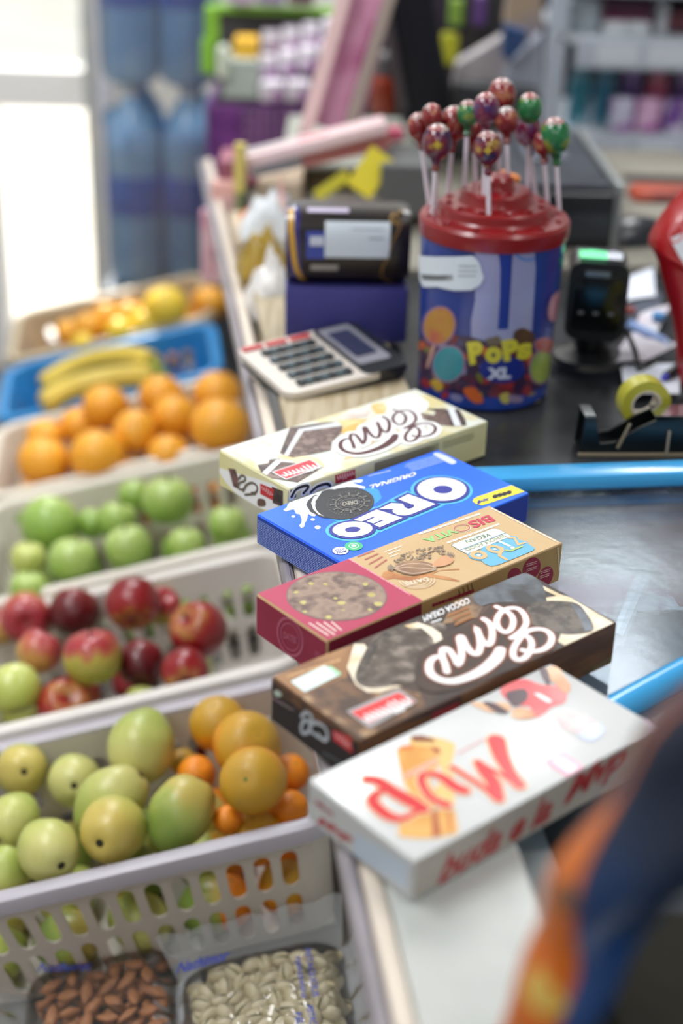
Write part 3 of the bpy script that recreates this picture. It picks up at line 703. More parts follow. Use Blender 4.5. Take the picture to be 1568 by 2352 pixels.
# ================= dark chocolate carton
KR = M('a57a50', c2='8a6240', sc=30, **INK); DKB = M('4a372c', c2='3a2c26', sc=30, **INK)
cake = M('4c4138', c2='8d8076', c3='5f544b', sc=95, det=6, lo=.38, hi=.66, **INK)
cake2 = M('3d3731', c2='6a5f55', sc=130, det=5, **INK)
crm = M('efe3cd', c2='d9bd90', sc=40, lo=.45, hi=.7, **INK)
blot = M('4d3b30', c2='d3b48a', c3='7b5a40', sc=42, det=4, lo=.36, hi=.66, **INK)
dark = Carton('cake_box', 'dark brown cake box with white script, between the tan box and the white wafer box', -.0419, .8109, .6944, .2329, .089, .0338, M('5a3c28', c2='6d4a30', sc=30, stretch=(1, 6, 6), **INK))
a = Art(dark.top)
dark.full(a, M('57443a', c2='3b302b', sc=22, **INK), dark.top, 0)
a.poly(KR, B2(50, 310, 330, 175, 560, 105, 860, 0, 800, 270, 770, 400, 560, 560, 300, 520), 1)
a.poly(blot, B2(300, 510, 760, 330, 880, 390, 1250, 420, 1500, 480, 1560, 600, 1300, 800, 1000, 920, 880, 870, 520, 690), 1)
a.poly(crm, B2(960, 0, 860, 0, 790, 230, 880, 400, 990, 470, 1120, 470, 1250, 430, 1330, 420, 1200, 380, 1000, 430, 900, 390, 880, 280, 1000, 60), 3)
a.poly(cake, B2(1010, 0, 880, 260, 890, 380, 1000, 430, 1180, 420, 1460, 350, 1568, 150, 1700, -60, 1760, -160, 1650, -220, 1400, -200, 1150, -120), 3, True)
a.poly(cake2, B2(1010, 0, 880, 260, 890, 380, 960, 405, 970, 250, 1120, -20, 1400, -170, 1150, -120), 4)
a.poly(crm, B3(-40, 410, 60, 385, 160, 420, 230, 470, 245, 520, 190, 570, 170, 500, 90, 430, 0, 430), 4)
a.poly(DKB, B3(60, 640, 150, 560, 380, 440, 560, 300, 640, 240, 900, 260, 1100, 420, 1060, 560, 870, 690, 300, 890, 60, 860), 4, True)
a.poly(M('6a7078', c2='3c3b3d', c3='565a60', sc=40, **INK), B3(480, 160, 820, 30, 960, 90, 1000, 190, 1000, 260, 900, 260, 640, 240, 520, 260), 3, True)
a.poly(M('96785a', c2='5c4a40', sc=60, lo=.42, hi=.6, **INK), B3(300, 210, 480, 160, 540, 270, 500, 350, 240, 400), 2)
a.poly(crm, B3(790, 20, 1110, 180, 1180, 200, 1510, 395, 1350, 490, 1150, 560, 1080, 520, 1080, 460, 1340, 450, 1330, 380, 1240, 260, 1190, 235, 960, 240, 940, 215, 1080, 190, 950, 130, 850, 110, 760, 50), 2)
a.poly(cake2, B3(860, 290, 960, 235, 1200, 240, 1290, 310, 1350, 440, 1200, 475, 1060, 460, 1000, 430, 900, 400), 5, True)
a.poly(M('6f7680', c2='53585f', sc=60, **INK), B3(1180, 250, 1260, 280, 1330, 380, 1345, 445, 1290, 455, 1250, 360), 6)
a.poly(M('d9ecea', **INK), B2(240, 370, 570, 212, 735, 300, 380, 475), 5); a.poly(M('a8dfb0', **INK), B2(600, 222, 640, 225, 735, 290, 700, 315), 6)
a.build('top_print', dark.t, 'brown top print with dark cake slices and cream')
a = Art(dark.top)
script(a, dark.top, dark.top, M('8a4a30', **INK), .0028, 6); script(a, dark.top, dark.top, WHT, 0, 7); a.build('script_logo', dark.t, 'white looped script logo')
a = Art(dark.top)
a.poly(M('a8a4a6', **INK), B2(785, 660, 1290, 440, 1475, 565, 1010, 830), 6); a.poly(M('e33e3e', **INK), B2(830, 675, 1290, 480, 1445, 570, 1000, 780), 7)
scrib(a, WHT, B2(1410, 560)[0], B2(960, 740)[0], 9, 8, .0016)
a.build('brand_tag', dark.t, 'red tag with white lettering')
a = Art(dark.top)
a.text(WHT, 'COCOA CREAM', B3(430, 205)[0], B3(95, 345)[0], B3(448, 245)[0], 6, .02); a.lines(WHT, B3(232, 355)[0], B3(145, 385)[0], B3(238, 375)[0], 1, layer=6)
for i in range(3): a.lines(M('a06a3c', **INK), B3(430+12*i, 262+i*34)[0], B3(265+30*i, 330+i*30)[0], B3(440+12*i, 290+i*34)[0], 1, layer=6, gap=.7, seed=i)
a.build('product_lettering', dark.t, 'white product words'); a = Art(dark.top)
a.lines(M('c49a6c', **INK), B2(720, 130)[0], B2(120, 320)[0], B2(735, 175)[0], 1, gap=.6, layer=4); a.build('weight_print', dark.t)
a = Art(dark.end)
dark.full(a, M('2a2526', **INK), dark.end, 0); a.poly(M('6b4c36', c2='3c2c26', sc=60, **INK), B2(50, 320, 300, 510, 560, 690, 880, 880, 860, 960, 700, 880, 560, 800, 340, 640, 250, 560, 50, 500), 1)
E2 = M('aeb3bb', **INK)
for q in (B2(350, 700, 400, 660, 450, 700, 440, 750, 380, 740, 350, 800, 360, 860, 420, 850, 440, 790), B2(430, 800, 480, 760, 560, 790, 600, 850, 600, 920, 560, 930, 520, 880), B2(450, 850, 520, 900, 590, 930)): a.stroke(E2, q, .0028, 2, sm=True)
a.poly(M('c8303a', **INK), B2(655, 830, 830, 900, 850, 1060, 660, 930), 2); scrib(a, M('e0a0a0', **INK), B2(670, 870)[0], B2(830, 980)[0], 5, 3, .0009)
a.poly(M('b7c6b8', **INK), B2(90, 450, 130, 450, 160, 490, 130, 510, 90, 490), 2, True); a.lines(M('a48d92', **INK), B2(60, 530)[0], B2(300, 670)[0], B2(60, 500)[0], 2, layer=2)
a.lines(M('7d858c', **INK), B2(560, 1060)[0], B2(760, 1170)[0], B2(560, 1040)[0], 2, layer=2)
a.build('end_print', dark.t, 'near-black end flap with grey script')
a = Art(dark.near)
dark.full(a, M('5a3a24', c2='6f4b2f', sc=18, stretch=(1, 1, 8), **INK), dark.near, 0); a.poly(M('2e2226', **INK), B3(-100, 1120, 380, 990, 380, 900, -100, 1050), 1)
a.poly(M('8c2c2e', **INK), B3(160, 1050, 365, 960, 365, 1010, 160, 1110), 2)
a.poly(M('6f5a3c', c2='4e3f2c', sc=30, **INK), B3(1240, 770, 1500, 620, 1500, 720, 1330, 800), 1)
a.build('side_print', dark.t, 'brown long side')

# ================= white cream-cake carton
white = Carton('cake_box', 'cream white cake box with brown script, farthest from the shopper and nearest the calculator', -.1062, 1.1591, .7164, .2285, .0964, .0337, M('ece8c4', c2='e4dfb2', sc=12, **INK))
CRW = M('e9efea', **INK)
a = Art(white.top)
white.full(a, M('dfe0cc', c2='d8cd98', c3='dfe3dc', sc=22, det=2, lo=.35, hi=.65, **INK), white.top, 0)
br1 = M('4b3f3e', c2='6a5a56', sc=70, **INK); br2 = M('7a6660', c2='8f7b74', c3='5f4e49', sc=110, det=5, **INK)
GLD = M('ecc27a', c2='f0e4b8', sc=30, lo=.4, hi=.6, **INK)
a.poly(GLD, A1(700, 745, 1100, 760, 1190, 830, 1180, 870, 800, 800), 2, True)
a.poly(br1, A1(725, 720, 830, 440, 1200, 385, 1330, 380, 1200, 430, 990, 470, 900, 560, 820, 760), 2)
a.poly(M('d9dce2', **INK), A1(770, 740, 930, 460, 1330, 385, 1410, 420, 1000, 480, 920, 560, 815, 755), 3)
a.poly(br2, A1(815, 755, 985, 480, 1410, 425, 1400, 490, 1290, 600, 1280, 690, 1080, 730, 870, 770), 4)
a.poly(br1, A1(418, 960, 480, 850, 600, 830, 610, 790, 720, 780, 740, 800, 470, 1000), 3)
a.poly(M('e6e8ec', **INK), A1(455, 960, 690, 790, 860, 800, 880, 830, 740, 815, 500, 990, 470, 990), 4)
a.poly(br2, A1(500, 985, 740, 815, 880, 830, 1150, 900, 920, 1040, 560, 1020), 3)
a.poly(GLD, A2(150, 350, 420, 330, 300, 430, 190, 450), 2); a.poly(M('eeb765', **INK), A2(180, 430, 330, 370, 300, 440, 190, 470), 3, True)
a.poly(M('e3b36c', **INK), A2(290, 600, 430, 530, 470, 550, 330, 610), 3, True); a.poly(GLD, A2(560, 560, 690, 530, 700, 560, 240, 700, 250, 670), 2, True)
a.poly(WHT, A2(560, 230, 640, 150, 780, 110, 900, 130, 980, 190, 950, 260, 850, 280, 700, 250, 620, 280), 2, True)
a.poly(GLD, A2(450, 210, 560, 190, 600, 240, 520, 300), 2, True); a.poly(M('d8c8c0', c2='e9e2d8', sc=60, **INK), A2(130, 310, 450, 250, 420, 310, 180, 340), 2)
a.poly(br2, A2(1030, 300, 1060, 240, 1150, 250, 1210, 400, 1060, 390, 880, 310, 900, 280), 3); a.poly(br1, A2(960, 240, 1150, 240, 1060, 270), 4); a.poly(br1, A2(1215, 245, 1260, 245, 1320, 340, 1330, 395, 1270, 395), 3)
a.poly(M('dfe3ea', **INK), A2(1150, 245, 1215, 245, 1285, 400, 1215, 405), 4); a.poly(br1, A2(1120, 250, 1160, 250, 1220, 400, 1190, 400), 4)
a.lines(M('d4dccb', **INK), A1(560, 560)[0], A1(140, 700)[0], A1(580, 590)[0], 1, layer=2, gap=.5); a.poly(M('d5e7df', **INK), A1(260, 700, 480, 640, 530, 680, 340, 750), 2)
a.build('top_print', white.t, 'cream top print with chocolate cake slices')
a = Art(white.top)
# same word as on the dark carton, fitted to this one
def W2(q): return (q[0]*.985+.001, q[1]*1.05-.0)
script(a, dark.top, white.top, WHT, .0075, 5, W2); script(a, dark.top, white.top, M('5b3436', **INK), -.0012, 6, W2); a.build('script_logo', white.t, 'brown looped script logo on white')
a = Art(white.top)
a.poly(M('e8e9ee', **INK), A1(632, 930, 1055, 790, 1195, 875, 790, 1015), 6); a.poly(M('e2444c', **INK), A1(655, 932, 1050, 800, 1175, 872, 795, 1003), 7)
scrib(a, WHT, A1(1160, 860)[0], A1(760, 965)[0], 9, 8, .0014)
a.build('brand_tag', white.t, 'red tag with white lettering')
a = Art(white.end)
white.full(a, M('e9e3b4', c2='e3dca0', sc=14, **INK), white.end, 0)
a.poly(WHT, A1(60, 880, 200, 920, 520, 1010, 700, 1100, 700, 1300, 560, 1330, 300, 1200, 130, 1020), 1, True)
a.poly(M('4a3630', c2='7b5c58', sc=120, **INK), A1(165, 880, 240, 890, 270, 980, 280, 1110, 220, 1080, 190, 970), 2)
for q in (A1(280, 1000, 310, 960, 350, 980, 340, 1020, 290, 1040, 280, 1100, 330, 1110, 360, 1060), A1(330, 1130, 370, 1060, 430, 1040, 480, 1080, 470, 1140, 420, 1150), A1(350, 1170, 400, 1165, 460, 1160)): a.stroke(M('6f6558', **INK), q, .0022, 3, sm=True)
a.poly(M('c93338', **INK), A1(515, 1045, 665, 1110, 650, 1230, 515, 1160), 3); scrib(a, M('e8a8a8', **INK), A1(530, 1090)[0], A1(650, 1160)[0], 5, 4, .0008)
a.poly(M('6b5248', **INK), A1(490, 1215, 560, 1225, 570, 1290, 490, 1290), 2, True); a.poly(M('3c312f', c2='5b4b46', sc=90, **INK), A1(640, 1080, 760, 1130, 760, 1300, 650, 1260), 2)
a.build('end_print', white.t, 'cream end flap with small script and red tag')
a = Art(white.near)
white.full(a, M('e6dfb0', c2='d9d09a', sc=14, **INK), white.near, 0)
a.poly(M('3c3230', c2='55474a', sc=90, **INK), A1(690, 1110, 860, 1100, 900, 1110, 900, 1200, 700, 1260), 1)
for q in (A1(850, 1190, 900, 1110, 1000, 1070, 1030, 1090, 980, 1150), A1(1060, 1140, 1130, 1080, 1230, 1050, 1270, 1070)): a.stroke(WHT, q, .006, 2, sm=True); a.stroke(M('2b2326', **INK), q, .0028, 3, sm=True)
a.poly(M('b5262c', **INK), A2(115, 850, 300, 795, 305, 880, 120, 930), 2); scrib(a, M('e8b0a8', **INK), A2(130, 875)[0], A2(290, 825)[0], 7, 3, .0008)
a.poly(M('a79d73', **INK), A2(478, 745, 1075, 545, 1075, 640, 478, 830), 1); a.lines(M('6e6748', **INK), A2(480, 815)[0], A2(1070, 630)[0], A2(480, 735)[0], 7, layer=2, gap=.45)
a.lines(M('a79d73', **INK), A2(1110, 610)[0], A2(1420, 510)[0], A2(1110, 540)[0], 4, layer=2, gap=.5)
a.build('side_print', white.t, 'cream long side with rows of small print')

# ================= blue carton
OB = M('2a6cf6', c2='2f73fa', sc=8, **INK); NV = M('3a3f9c', **INK); CY = M('58bdf5', **INK)
blue = Carton('biscuit_box', 'bright blue box of sandwich cookies with big white letters, at the counter edge', -.067, 1.0549, .7278, .2004, .1086, .0263, OB)
a = Art(blue.top); blue.full(a, OB, blue.top, 0)
a.poly(M('3f9df6', **INK), A3(620, 600, 900, 760, 1080, 760, 1400, 560, 1440, 480, 1300, 400), 1, True)
a.poly(M('eef2f6', **INK), A3(385, 545, 520, 505, 700, 450, 900, 385, 1060, 325, 1150, 308, 1235, 306, 1240, 325, 1205, 342, 1120, 335, 1180, 365, 1265, 385, 1262, 408, 1150, 392, 1000, 420, 760, 480, 690, 560, 720, 690, 700, 720, 660, 715, 625, 690, 610, 760, 585, 800, 578, 838, 545, 848, 522, 825, 550, 790, 552, 750, 530, 695, 490, 690, 465, 640, 420, 648, 372, 665, 345, 645, 385, 618, 392, 590), 2)
for c_, r_ in ((A3(457, 721)[0], 4.5), (A3(676, 755)[0], 5), (A3(732, 843)[0], 7)): a.ell(M('eef2f6', **INK), c_, r_, r_*.6, 0, 2, 16)
a.build('milk_splash', blue.t, 'white milk splash print')
a = Art(blue.top)
CK = M('3a3b40', **INK)
a.poly(CK, A3(600, 590, 620, 545, 690, 480, 740, 480, 680, 640, 760, 700, 900, 745, 780, 735, 650, 670), 3)
a.poly(M('f2f2f0', **INK), A3(660, 570, 690, 500, 760, 480, 700, 600, 760, 680, 900, 742, 860, 740, 740, 700, 680, 640), 4)
a.ell(CK, A3(1035, 575)[0], 68, 36.5, -6, 4); a.poly(CK, A3(700, 560, 780, 440, 860, 412, 1000, 420, 1050, 390, 1180, 395, 1300, 470, 1200, 600, 800, 650), 4)
GR = M('8f8d88', **INK)
def ring(cx_, cy_, rx, ry, rot, n, L, w, m, lay, tang=False, off=0):
    q0 = D(rot)
    for i in range(n):
        t_ = 2*math.pi*i/n+off; f = lambda k, tt: (cx_+k*rx*math.cos(tt)*math.cos(q0)-k*ry*math.sin(tt)*math.sin(q0), cy_+k*rx*math.cos(tt)*math.sin(q0)+k*ry*math.sin(tt)*math.cos(q0))
        if tang: a.stroke(m, [f(1, t_-L), f(1, t_+L)], w, lay)
        else: a.stroke(m, [f(1-L, t_), f(1+L, t_)], w, lay)
c0 = A3(1095, 575)[0]
ring(c0[0], c0[1], 52, 27, -6, 44, .03, .0003, GR, 6); ring(c0[0], c0[1], 45, 23, -6, 12, .07, .0006, GR, 6, True); ring(c0[0], c0[1], 38, 19.5, -6, 12, .16, .0008, GR, 6); ring(c0[0], c0[1], 34, 17, -6, 12, .13, .0009, GR, 6, True, .26)
ring(c0[0], c0[1], 27, 14, -6, 10, .12, .0007, GR, 6, True)
a.stroke(GR, [(c0[0]+22*math.cos(t), c0[1]+9*math.sin(t)-2*math.cos(t)) for t in [2*math.pi*i/24 for i in range(24)]], .0004, 6, closed=True)
a.text(M('b5b0a6', **INK), 'OREO', (c0[0]+18, c0[1]-6.5), (c0[0]-18, c0[1]-1.5), (c0[0]+18.5, c0[1]+3), 6, .02)
a.build('cookie_print', blue.t, 'printed black sandwich cookie')
a = Art(blue.top)
def ellp(c, rx, ry, rot, n=40): q = D(rot); return [(c[0]+rx*math.cos(t)*math.cos(q)-ry*math.sin(t)*math.sin(q), c[1]+rx*math.cos(t)*math.sin(q)+ry*math.sin(t)*math.cos(q)) for t in (2*math.pi*i/n for i in range(n))]
O1 = ellp(A4(718, 396)[0], 55, 26, 1); O2 = ellp(A3(1122, 872)[0], 44.5, 16.8, -3)
LR = A4(402, 446, 650, 537, 430, 630, 372, 643, 310, 640, 268, 620, 255, 600, 278, 583, 133, 582, 245, 530, 345, 538, 362, 568, 400, 588, 445, 576, 465, 556, 440, 540, 315, 490)
LE = A5(195, 205, 475, 75, 792, 178, 512, 295, 448, 265, 585, 208, 540, 198, 430, 248, 355, 222, 462, 172, 425, 162, 280, 222)
for P_ in (O1, O2, LR, LE): a.poly(CY, P_, 1); a.stroke(CY, P_, .0118, 1, closed=True)
for P_ in (O1, O2, LR, LE): a.poly(NV, P_, 5); a.stroke(NV, P_, .0066, 5, closed=True)
for P_ in (O1, O2, LR, LE): a.poly(M('edf3f8', **INK), P_, 7); a.stroke(M('edf3f8', **INK), P_, .001, 7, closed=True)
a.ell(NV, A4(728, 400)[0], 21.8, 9, 1, 8); a.ell(NV, A3(1125, 877)[0], 17.6, 6, -3, 8); a.stroke(NV, A4(372, 545, 390, 566, 420, 562, 440, 548), .0028, 8)
a.build('logo', blue.t, 'white lettering with navy and light blue outline')
a = Art(blue.top)
a.text(WHT, 'ORIGINAL', A4(478, 222)[0], A4(36, 352)[0], A4(470, 262)[0], 2, .03)
a.lines(M('c6d4f6', **INK), A4(235, 205)[0], A4(-10, 265)[0], A4(236, 220)[0], 1, layer=2)
a.lines(M('8fb0f4', **INK), A4(640, 68)[0], A4(320, 165)[0], A4(740, 130)[0], 5, layer=2, gap=.6); a.poly(M('d3dcee', **INK), A4(640, 60, 700, 48, 850, 120, 830, 150, 780, 140), 2, True)
a.build('small_print', blue.t, 'small white print at the far edge')
a = Art(blue.top)
YL = M('f3e14a', **INK); a.poly(YL, A4(1380, 352, 1505, 412, 1180, 520, 1100, 545, 1040, 530, 1010, 505, 1020, 480, 1060, 460), 3)
a.text(NV, 'x4', A4(1172, 470)[0], A4(1055, 500)[0], A4(1166, 508)[0], 4, .04)
for i in range(4): a.ell(M('2a2a32', **INK), A4(1225+43*i, 460-12*i)[0], 6.5, 4.4, -15, 4+i % 2, 20)
a.build('pack_count_band', blue.t, 'yellow band reading x4')
a = Art(blue.top)
c1 = A3(988, 1107)[0]; a.ell(NV, c1, 20, 9.6, 0, 2); a.ell(WHT, c1, 18.5, 8.8, 0, 3); a.text(NV, 'MORE', (c1[0]+12, c1[1]-1), (c1[0]-10, c1[1]+2), (c1[0]+13, c1[1]+4.5), 4, .02); a.text(NV, 'COCOA', (c1[0]+9, c1[1]-6), (c1[0]-14, c1[1]-1.5), (c1[0]+10, c1[1]-2), 4, .02)
c2_ = A3(1138, 1056)[0]; a.ell(M('4bbf86', **INK), c2_, 21, 10.2, 0, 4); a.ell(M('d8efe2', **INK), c2_, 12, 6, 0, 5); a.ell(M('4bbf86', **INK), c2_, 10, 4.8, 0, 6); a.ell(M('d8efe2', **INK), c2_, 6, 2.8, 0, 7)
a.build('seals', blue.t, 'round white cocoa seal and green seal')
a = Art(blue.end); blue.full(a, M('2344ad', **INK), blue.end, 0)  # deeper blue than the top: shade of the end face painted in
pe = blue.end.pos
x0, x1, y0, y1 = blue.end.bd; r = random.Random(3); V = []; F = []
for i in range(15):
    yb = y1-.0022-(i+1)*.00148; x = .002
    while x < x1-.002:
        w_ = min(r.uniform(.0012, .006), x1-.0015-x); k = len(V); V += [(x, yb), (x+w_, yb), (x+w_, yb+.0008), (x, yb+.0008)]; F += [(k, k+1, k+2), (k, k+2, k+3)]; x += w_+.0006
a._tris(V, F, M('93a6dd', **INK), 1)
a.build('ingredients_print', blue.t, 'dark blue end covered in rows of tiny print')
a = Art(blue.near); blue.full(a, M('1c3596', c2='20399c', **INK), blue.near, 0); a.build('side_print', blue.t, 'dark blue long side')  # top blue darkened further, as shade on the long side

# ================= brown paper vegan biscuit carton
TAN = M('c8a87a', c2='ccae82', sc=16, **dict(r=.6)); MAG = M('b03455', c2='b63c5c', sc=12, r=.55)
biso = Carton('biscuit_box', 'tan vegan biscuit box with a crimson end and a picture of a round cookie', -.0587, .9171, .7077, .2328, .0798, .0333, TAN)
a = Art(biso.top); biso.full(a, TAN, biso.top, 0)
a.poly(MAG, [(589, 1363), (796, 1281)]+A5(1055, 1225, 1060, 1240)+[(748, 1488)], 1)
WN = M('e9ded2', r=.6)
a.lines(M('e79aa8', r=.6), A5(80, 690)[0], A5(1010, 1235)[0], A5(110, 680)[0], 1, layer=2, gap=.7, seed=8)
a.build('crimson_end_print', biso.t, 'crimson end section with a line of small letters')
a = Art(biso.top)
wc = B1(945, 443)[0]; ck = M('8a7166', c2='6b5650', c3='a08878', sc=70, det=6, lo=.35, hi=.65, r=.6, bump=.5, bs=150)
a.ell(M('6f6863', r=.5), wc, 115.5, 56.5, 1, 2, 48); a.ell(ck, wc, 113, 54.5, 1, 3, 48)
nut = M('c6bc78', c2='b8a765', sc=90, r=.6)
for (x, y, s_) in ((570, 515, 9), (1000, 520, 10), (1335, 430, 10), (1415, 530, 10), (1270, 310, 7), (655, 305, 7), (490, 400, 6), (820, 310, 6), (1320, 600, 7), (855, 685, 8), (1020, 605, 5), (590, 620, 6), (930, 470, 5)):
    p = B1(x, y)[0]; rr_ = random.Random(x); a.poly(nut, [(p[0]+s_*rr_.uniform(.7, 1.2)*math.cos(t), p[1]+.55*s_*rr_.uniform(.7, 1.2)*math.sin(t)) for t in (0, .9, 1.8, 2.7, 3.6, 4.5, 5.4)], 4)
a.build('cookie_window', biso.t, 'round brown cookie with nut pieces in the box window')
a = Art(biso.top)
for i in range(4): a.lines(WN, B1(860-i*80, 725-i*-4)[0] if 0 else B1(900-85*i, 722+12*i-i*8)[0], B1(1010-30*i, 825+28*i)[0] if 0 else B1(1015-40*i, 820+25*i)[0], B1(880-85*i, 735+12*i-i*8)[0], 1, layer=2, gap=.7, seed=i)
a.build('small_print', biso.t, 'cream small print beside the cookie')
a = Art(biso.top)
RB = M('c8405a', r=.6); GB = M('96cf82', r=.6)
def word(ch, m, bl, br, tl, bold=.03): a.text(m, ch, bl, br, tl, 3, bold)
word('BIS', RB, A4(1158, 632)[0], A4(952, 704)[0], A4(1232, 688)[0]); word('VITA', GB, A4(812, 762)[0], A4(530, 862)[0], A4(880, 800)[0])
oc = A4(910, 758)[0]; a.stroke(RB, ellp(oc, 17.5, 7.4, -4), .0006, 3, closed=True); a.stroke(WN, ellp((oc[0]+1, oc[1]+1), 18.5, 8, -4), .0006, 2, closed=True)
a.lines(WN, A4(1070, 608)[0], A4(490, 800)[0], A4(1085, 628)[0], 1, layer=2, gap=.8, seed=2); a.lines(WN, A4(1255, 705)[0], A4(720, 900)[0], A4(1268, 725)[0], 1, layer=2, gap=.8, seed=5)
a.lines(WN, A6(620, 95)[0], A6(1500, 545)[0], A6(600, 105)[0], 1, layer=2, gap=.8, seed=6)
a.build('name_lettering', biso.t, 'red and green lettering')
a = Art(biso.top)
GN = M('6f9484', r=.6); LBL = M('6db4da', r=.6); CREAM = M('e4ddd8', r=.6)
ban = A6(100, 585, 110, 565, 590, 375, 650, 368, 700, 375, 860, 460, 300, 690, 215, 650); a.stroke(GN, ban, .0011, 2, closed=True); a.poly(CREAM, ban, 3)
a.poly(LBL, A6(860, 460, 900, 465, 930, 470, 950, 510, 1060, 530, 1090, 570, 1165, 620, 1140, 650, 850, 770, 700, 830, 600, 850, 520, 820, 480, 780, 400, 770, 320, 740, 300, 690, 330, 670, 460, 660, 500, 600, 700, 540), 4)
a.stroke(M('7fa8c6', r=.6), A6(210, 640, 780, 425), .0008, 5)
a.text(M('5f8f74', r=.6), 'VEGAN', A6(572, 425)[0], A6(262, 520)[0], A6(608, 462)[0], 5, .0); 
a.text(M('94ad7e', r=.6), 'WHOLE FOOD', A6(760, 440)[0], A6(255, 625)[0], A6(800, 470)[0], 5, .0)
OR2 = M('e2b683', r=.6)
a.stroke(OR2, A6(830, 490, 900, 490, 950, 575, 1040, 550), .0022, 6); a.stroke(M('eef2f0', r=.6), A6(720, 540, 830, 590), .0028, 6); a.ell(M('eef2f0', r=.6), A6(875, 615)[0], 5, 2.6, 0, 6, 16)
a.stroke(OR2, ellp(A6(650, 635)[0], 16, 6.5, 12), .0034, 6, closed=True); a.stroke(OR2, A6(740, 620, 710, 720, 800, 770), .0026, 6); a.stroke(OR2, ellp(A6(440, 710)[0], 15, 7, 5), .0036, 6, closed=True)
a.ell(M('eef6fa', r=.6), A6(650, 635)[0], 4.5, 2, 0, 6, 14); a.ell(M('eef6fa', r=.6), A6(440, 710)[0], 5, 2.2, 0, 6, 14)
a.stroke(M('b3c66c', r=.6), A6(790, 650, 850, 660, 920, 630, 1000, 600), .002, 7)
a.build('brand_badge', biso.t, 'pale blue badge with a vegan whole food banner')
a = Art(biso.top)
FL = M('7d6b62', c2='94826f', sc=200, r=.6); OG = M('c58a55', c2='a9683c', sc=80, r=.6)
a.poly(OG, A5(520, 940, 560, 870, 640, 840, 720, 880, 900, 930, 1200, 870, 1300, 840, 1540, 820, 1540, 838, 1280, 850, 1180, 900, 1350, 920, 1550, 980, 1530, 990, 1130, 930, 900, 980, 700, 950, 560, 970), 2)
rr_ = random.Random(11)
for i in range(150):
    t_ = rr_.random(); x = 700+t_*640; yy = 740-t_*150+rr_.uniform(-95, 75)*(1-abs(t_-.5)*.7); l_ = rr_.uniform(8, 26); q_ = rr_.uniform(0, 3.1)
    a.stroke(FL, A5(x, yy, x+l_*math.cos(q_), yy+l_*.5*math.sin(q_)), .0011, 3)
a.poly(M('a98565', c2='8c6a50', sc=60, r=.6), A5(700, 830, 820, 750, 1000, 730, 1180, 770, 1240, 830, 1100, 890, 940, 915, 800, 890), 4, True); a.poly(M('cf9a72', r=.6), A5(1190, 790, 1280, 690, 1400, 665, 1465, 720, 1400, 780, 1260, 810), 4, True)
for q in (A5(700, 840, 850, 820, 1000, 830, 1240, 840), A5(720, 820, 880, 775, 1100, 780, 1230, 825), A5(740, 850, 950, 900, 1230, 850)): a.stroke(M('e0c9b0', r=.6), q, .0007, 5, sm=True)
for i in range(7): q_ = 2.2+i*.35; a.stroke(FL, [A5(700, 820)[0], (A5(700, 820)[0][0]+15*math.cos(q_), A5(700, 820)[0][1]-8*math.sin(q_))], .0011, 4); q_ = -1+i*.4; a.stroke(FL, [A5(1380, 660)[0], (A5(1380, 660)[0][0]+17*math.cos(q_), A5(1380, 660)[0][1]-7*math.sin(q_))], .0009, 4)
for k in (26, 34, 41): a.stroke(M('e3cfb2', r=.6), [(A5(990, 990)[0][0]+k*math.cos(t), A5(990, 975)[0][1]+k*.47*math.sin(t)) for t in [-.2+2*i/9*1.6 for i in range(10)]], .0008, 2)
a.text(M('e6d7c0', r=.6), 'DATES', A5(1120, 940)[0], A5(820, 1010)[0], A5(1150, 985)[0], 3, .03)
a.build('seed_picture', biso.t, 'brown drawing of seeds, a date and wheat')
a = Art(biso.top)
for i in range(4): a.lines(M('b5685f', r=.6), A5(400+i*70-0, 585+i*42)[0] if 0 else A5(420+i*55, 580+i*38)[0], A5(205+i*75, 660+i*48)[0], A5(455+i*55, 600+i*38)[0], 1, layer=2, gap=.6, seed=20+i)
for i in range(3): a.lines(WN, A5(790-i*20, 520+i*50)[0], A5(560+i*30, 600+i*35)[0], A5(800-i*20, 540+i*50)[0], 1, layer=2, gap=.6, seed=30+i)
a.build('claims_print', biso.t, 'small red and cream claims print')
a = Art(biso.end); DM = M('8f2240', c2='962645', sc=14, r=.55); biso.full(a, DM, biso.end, 0)  # top crimson darkened: shade on the end is in the colour
sc_ = B1(425, 895)[0]; DL = M('b35a74', r=.6)
for k in (28.5, 26.5, 20): a.stroke(DL, ellp(sc_, k*.98, k*1.62, -17), .0009, 2, closed=True)
a.text(DL, 'DATES', B1(350, 905)[0], B1(500, 975)[0], B1(352, 830)[0], 3, .03); a.lines(DL, B1(700, 1100)[0], B1(760, 1130)[0], B1(700, 1040)[0], 2, layer=2)
a.build('end_print', biso.t, 'crimson end with a round DATES seal')
a = Art(biso.near); biso.full(a, M('b2925f', c2='a98956', sc=20, r=.6), biso.near, 0)  # tan and crimson darkened here to paint the shaded long side
a.poly(M('7a1a34', r=.55), [(744, 1478)]+A5(1050, 1245, 1050, 1500)+[(744, 1600)], 1)
SEA = M('8c1c38', r=.55)
for c_, rx, ry in ((A6(1120, 865)[0], 19, 26), (A6(1295, 980)[0], 16, 26), (A6(900, 960)[0], 15, 18)): a.ell(SEA, c_, rx, ry, 25, 2)
for c_ in (A6(1120, 835)[0], A6(1120, 900)[0], A6(1300, 930)[0], A6(1290, 990)[0]): a.lines(M('d7a9a6', r=.6), (c_[0]-12, c_[1]+3), (c_[0]+13, c_[1]-5), (c_[0]-12, c_[1]-5), 2, layer=3)
for x in (175, 230, 285, 335): a.poly(M('6e5636', r=.6), A6(x, 1150-(x-175)*.55, x+14, 1140-(x-175)*.55, x+40, 1230-(x-175)*.55, x+22, 1240-(x-175)*.55), 1)
a.lines(SEA, B3(165, 275)[0], B3(510, 150)[0], B3(165, 250)[0], 1, layer=2, gap=.9, seed=3)
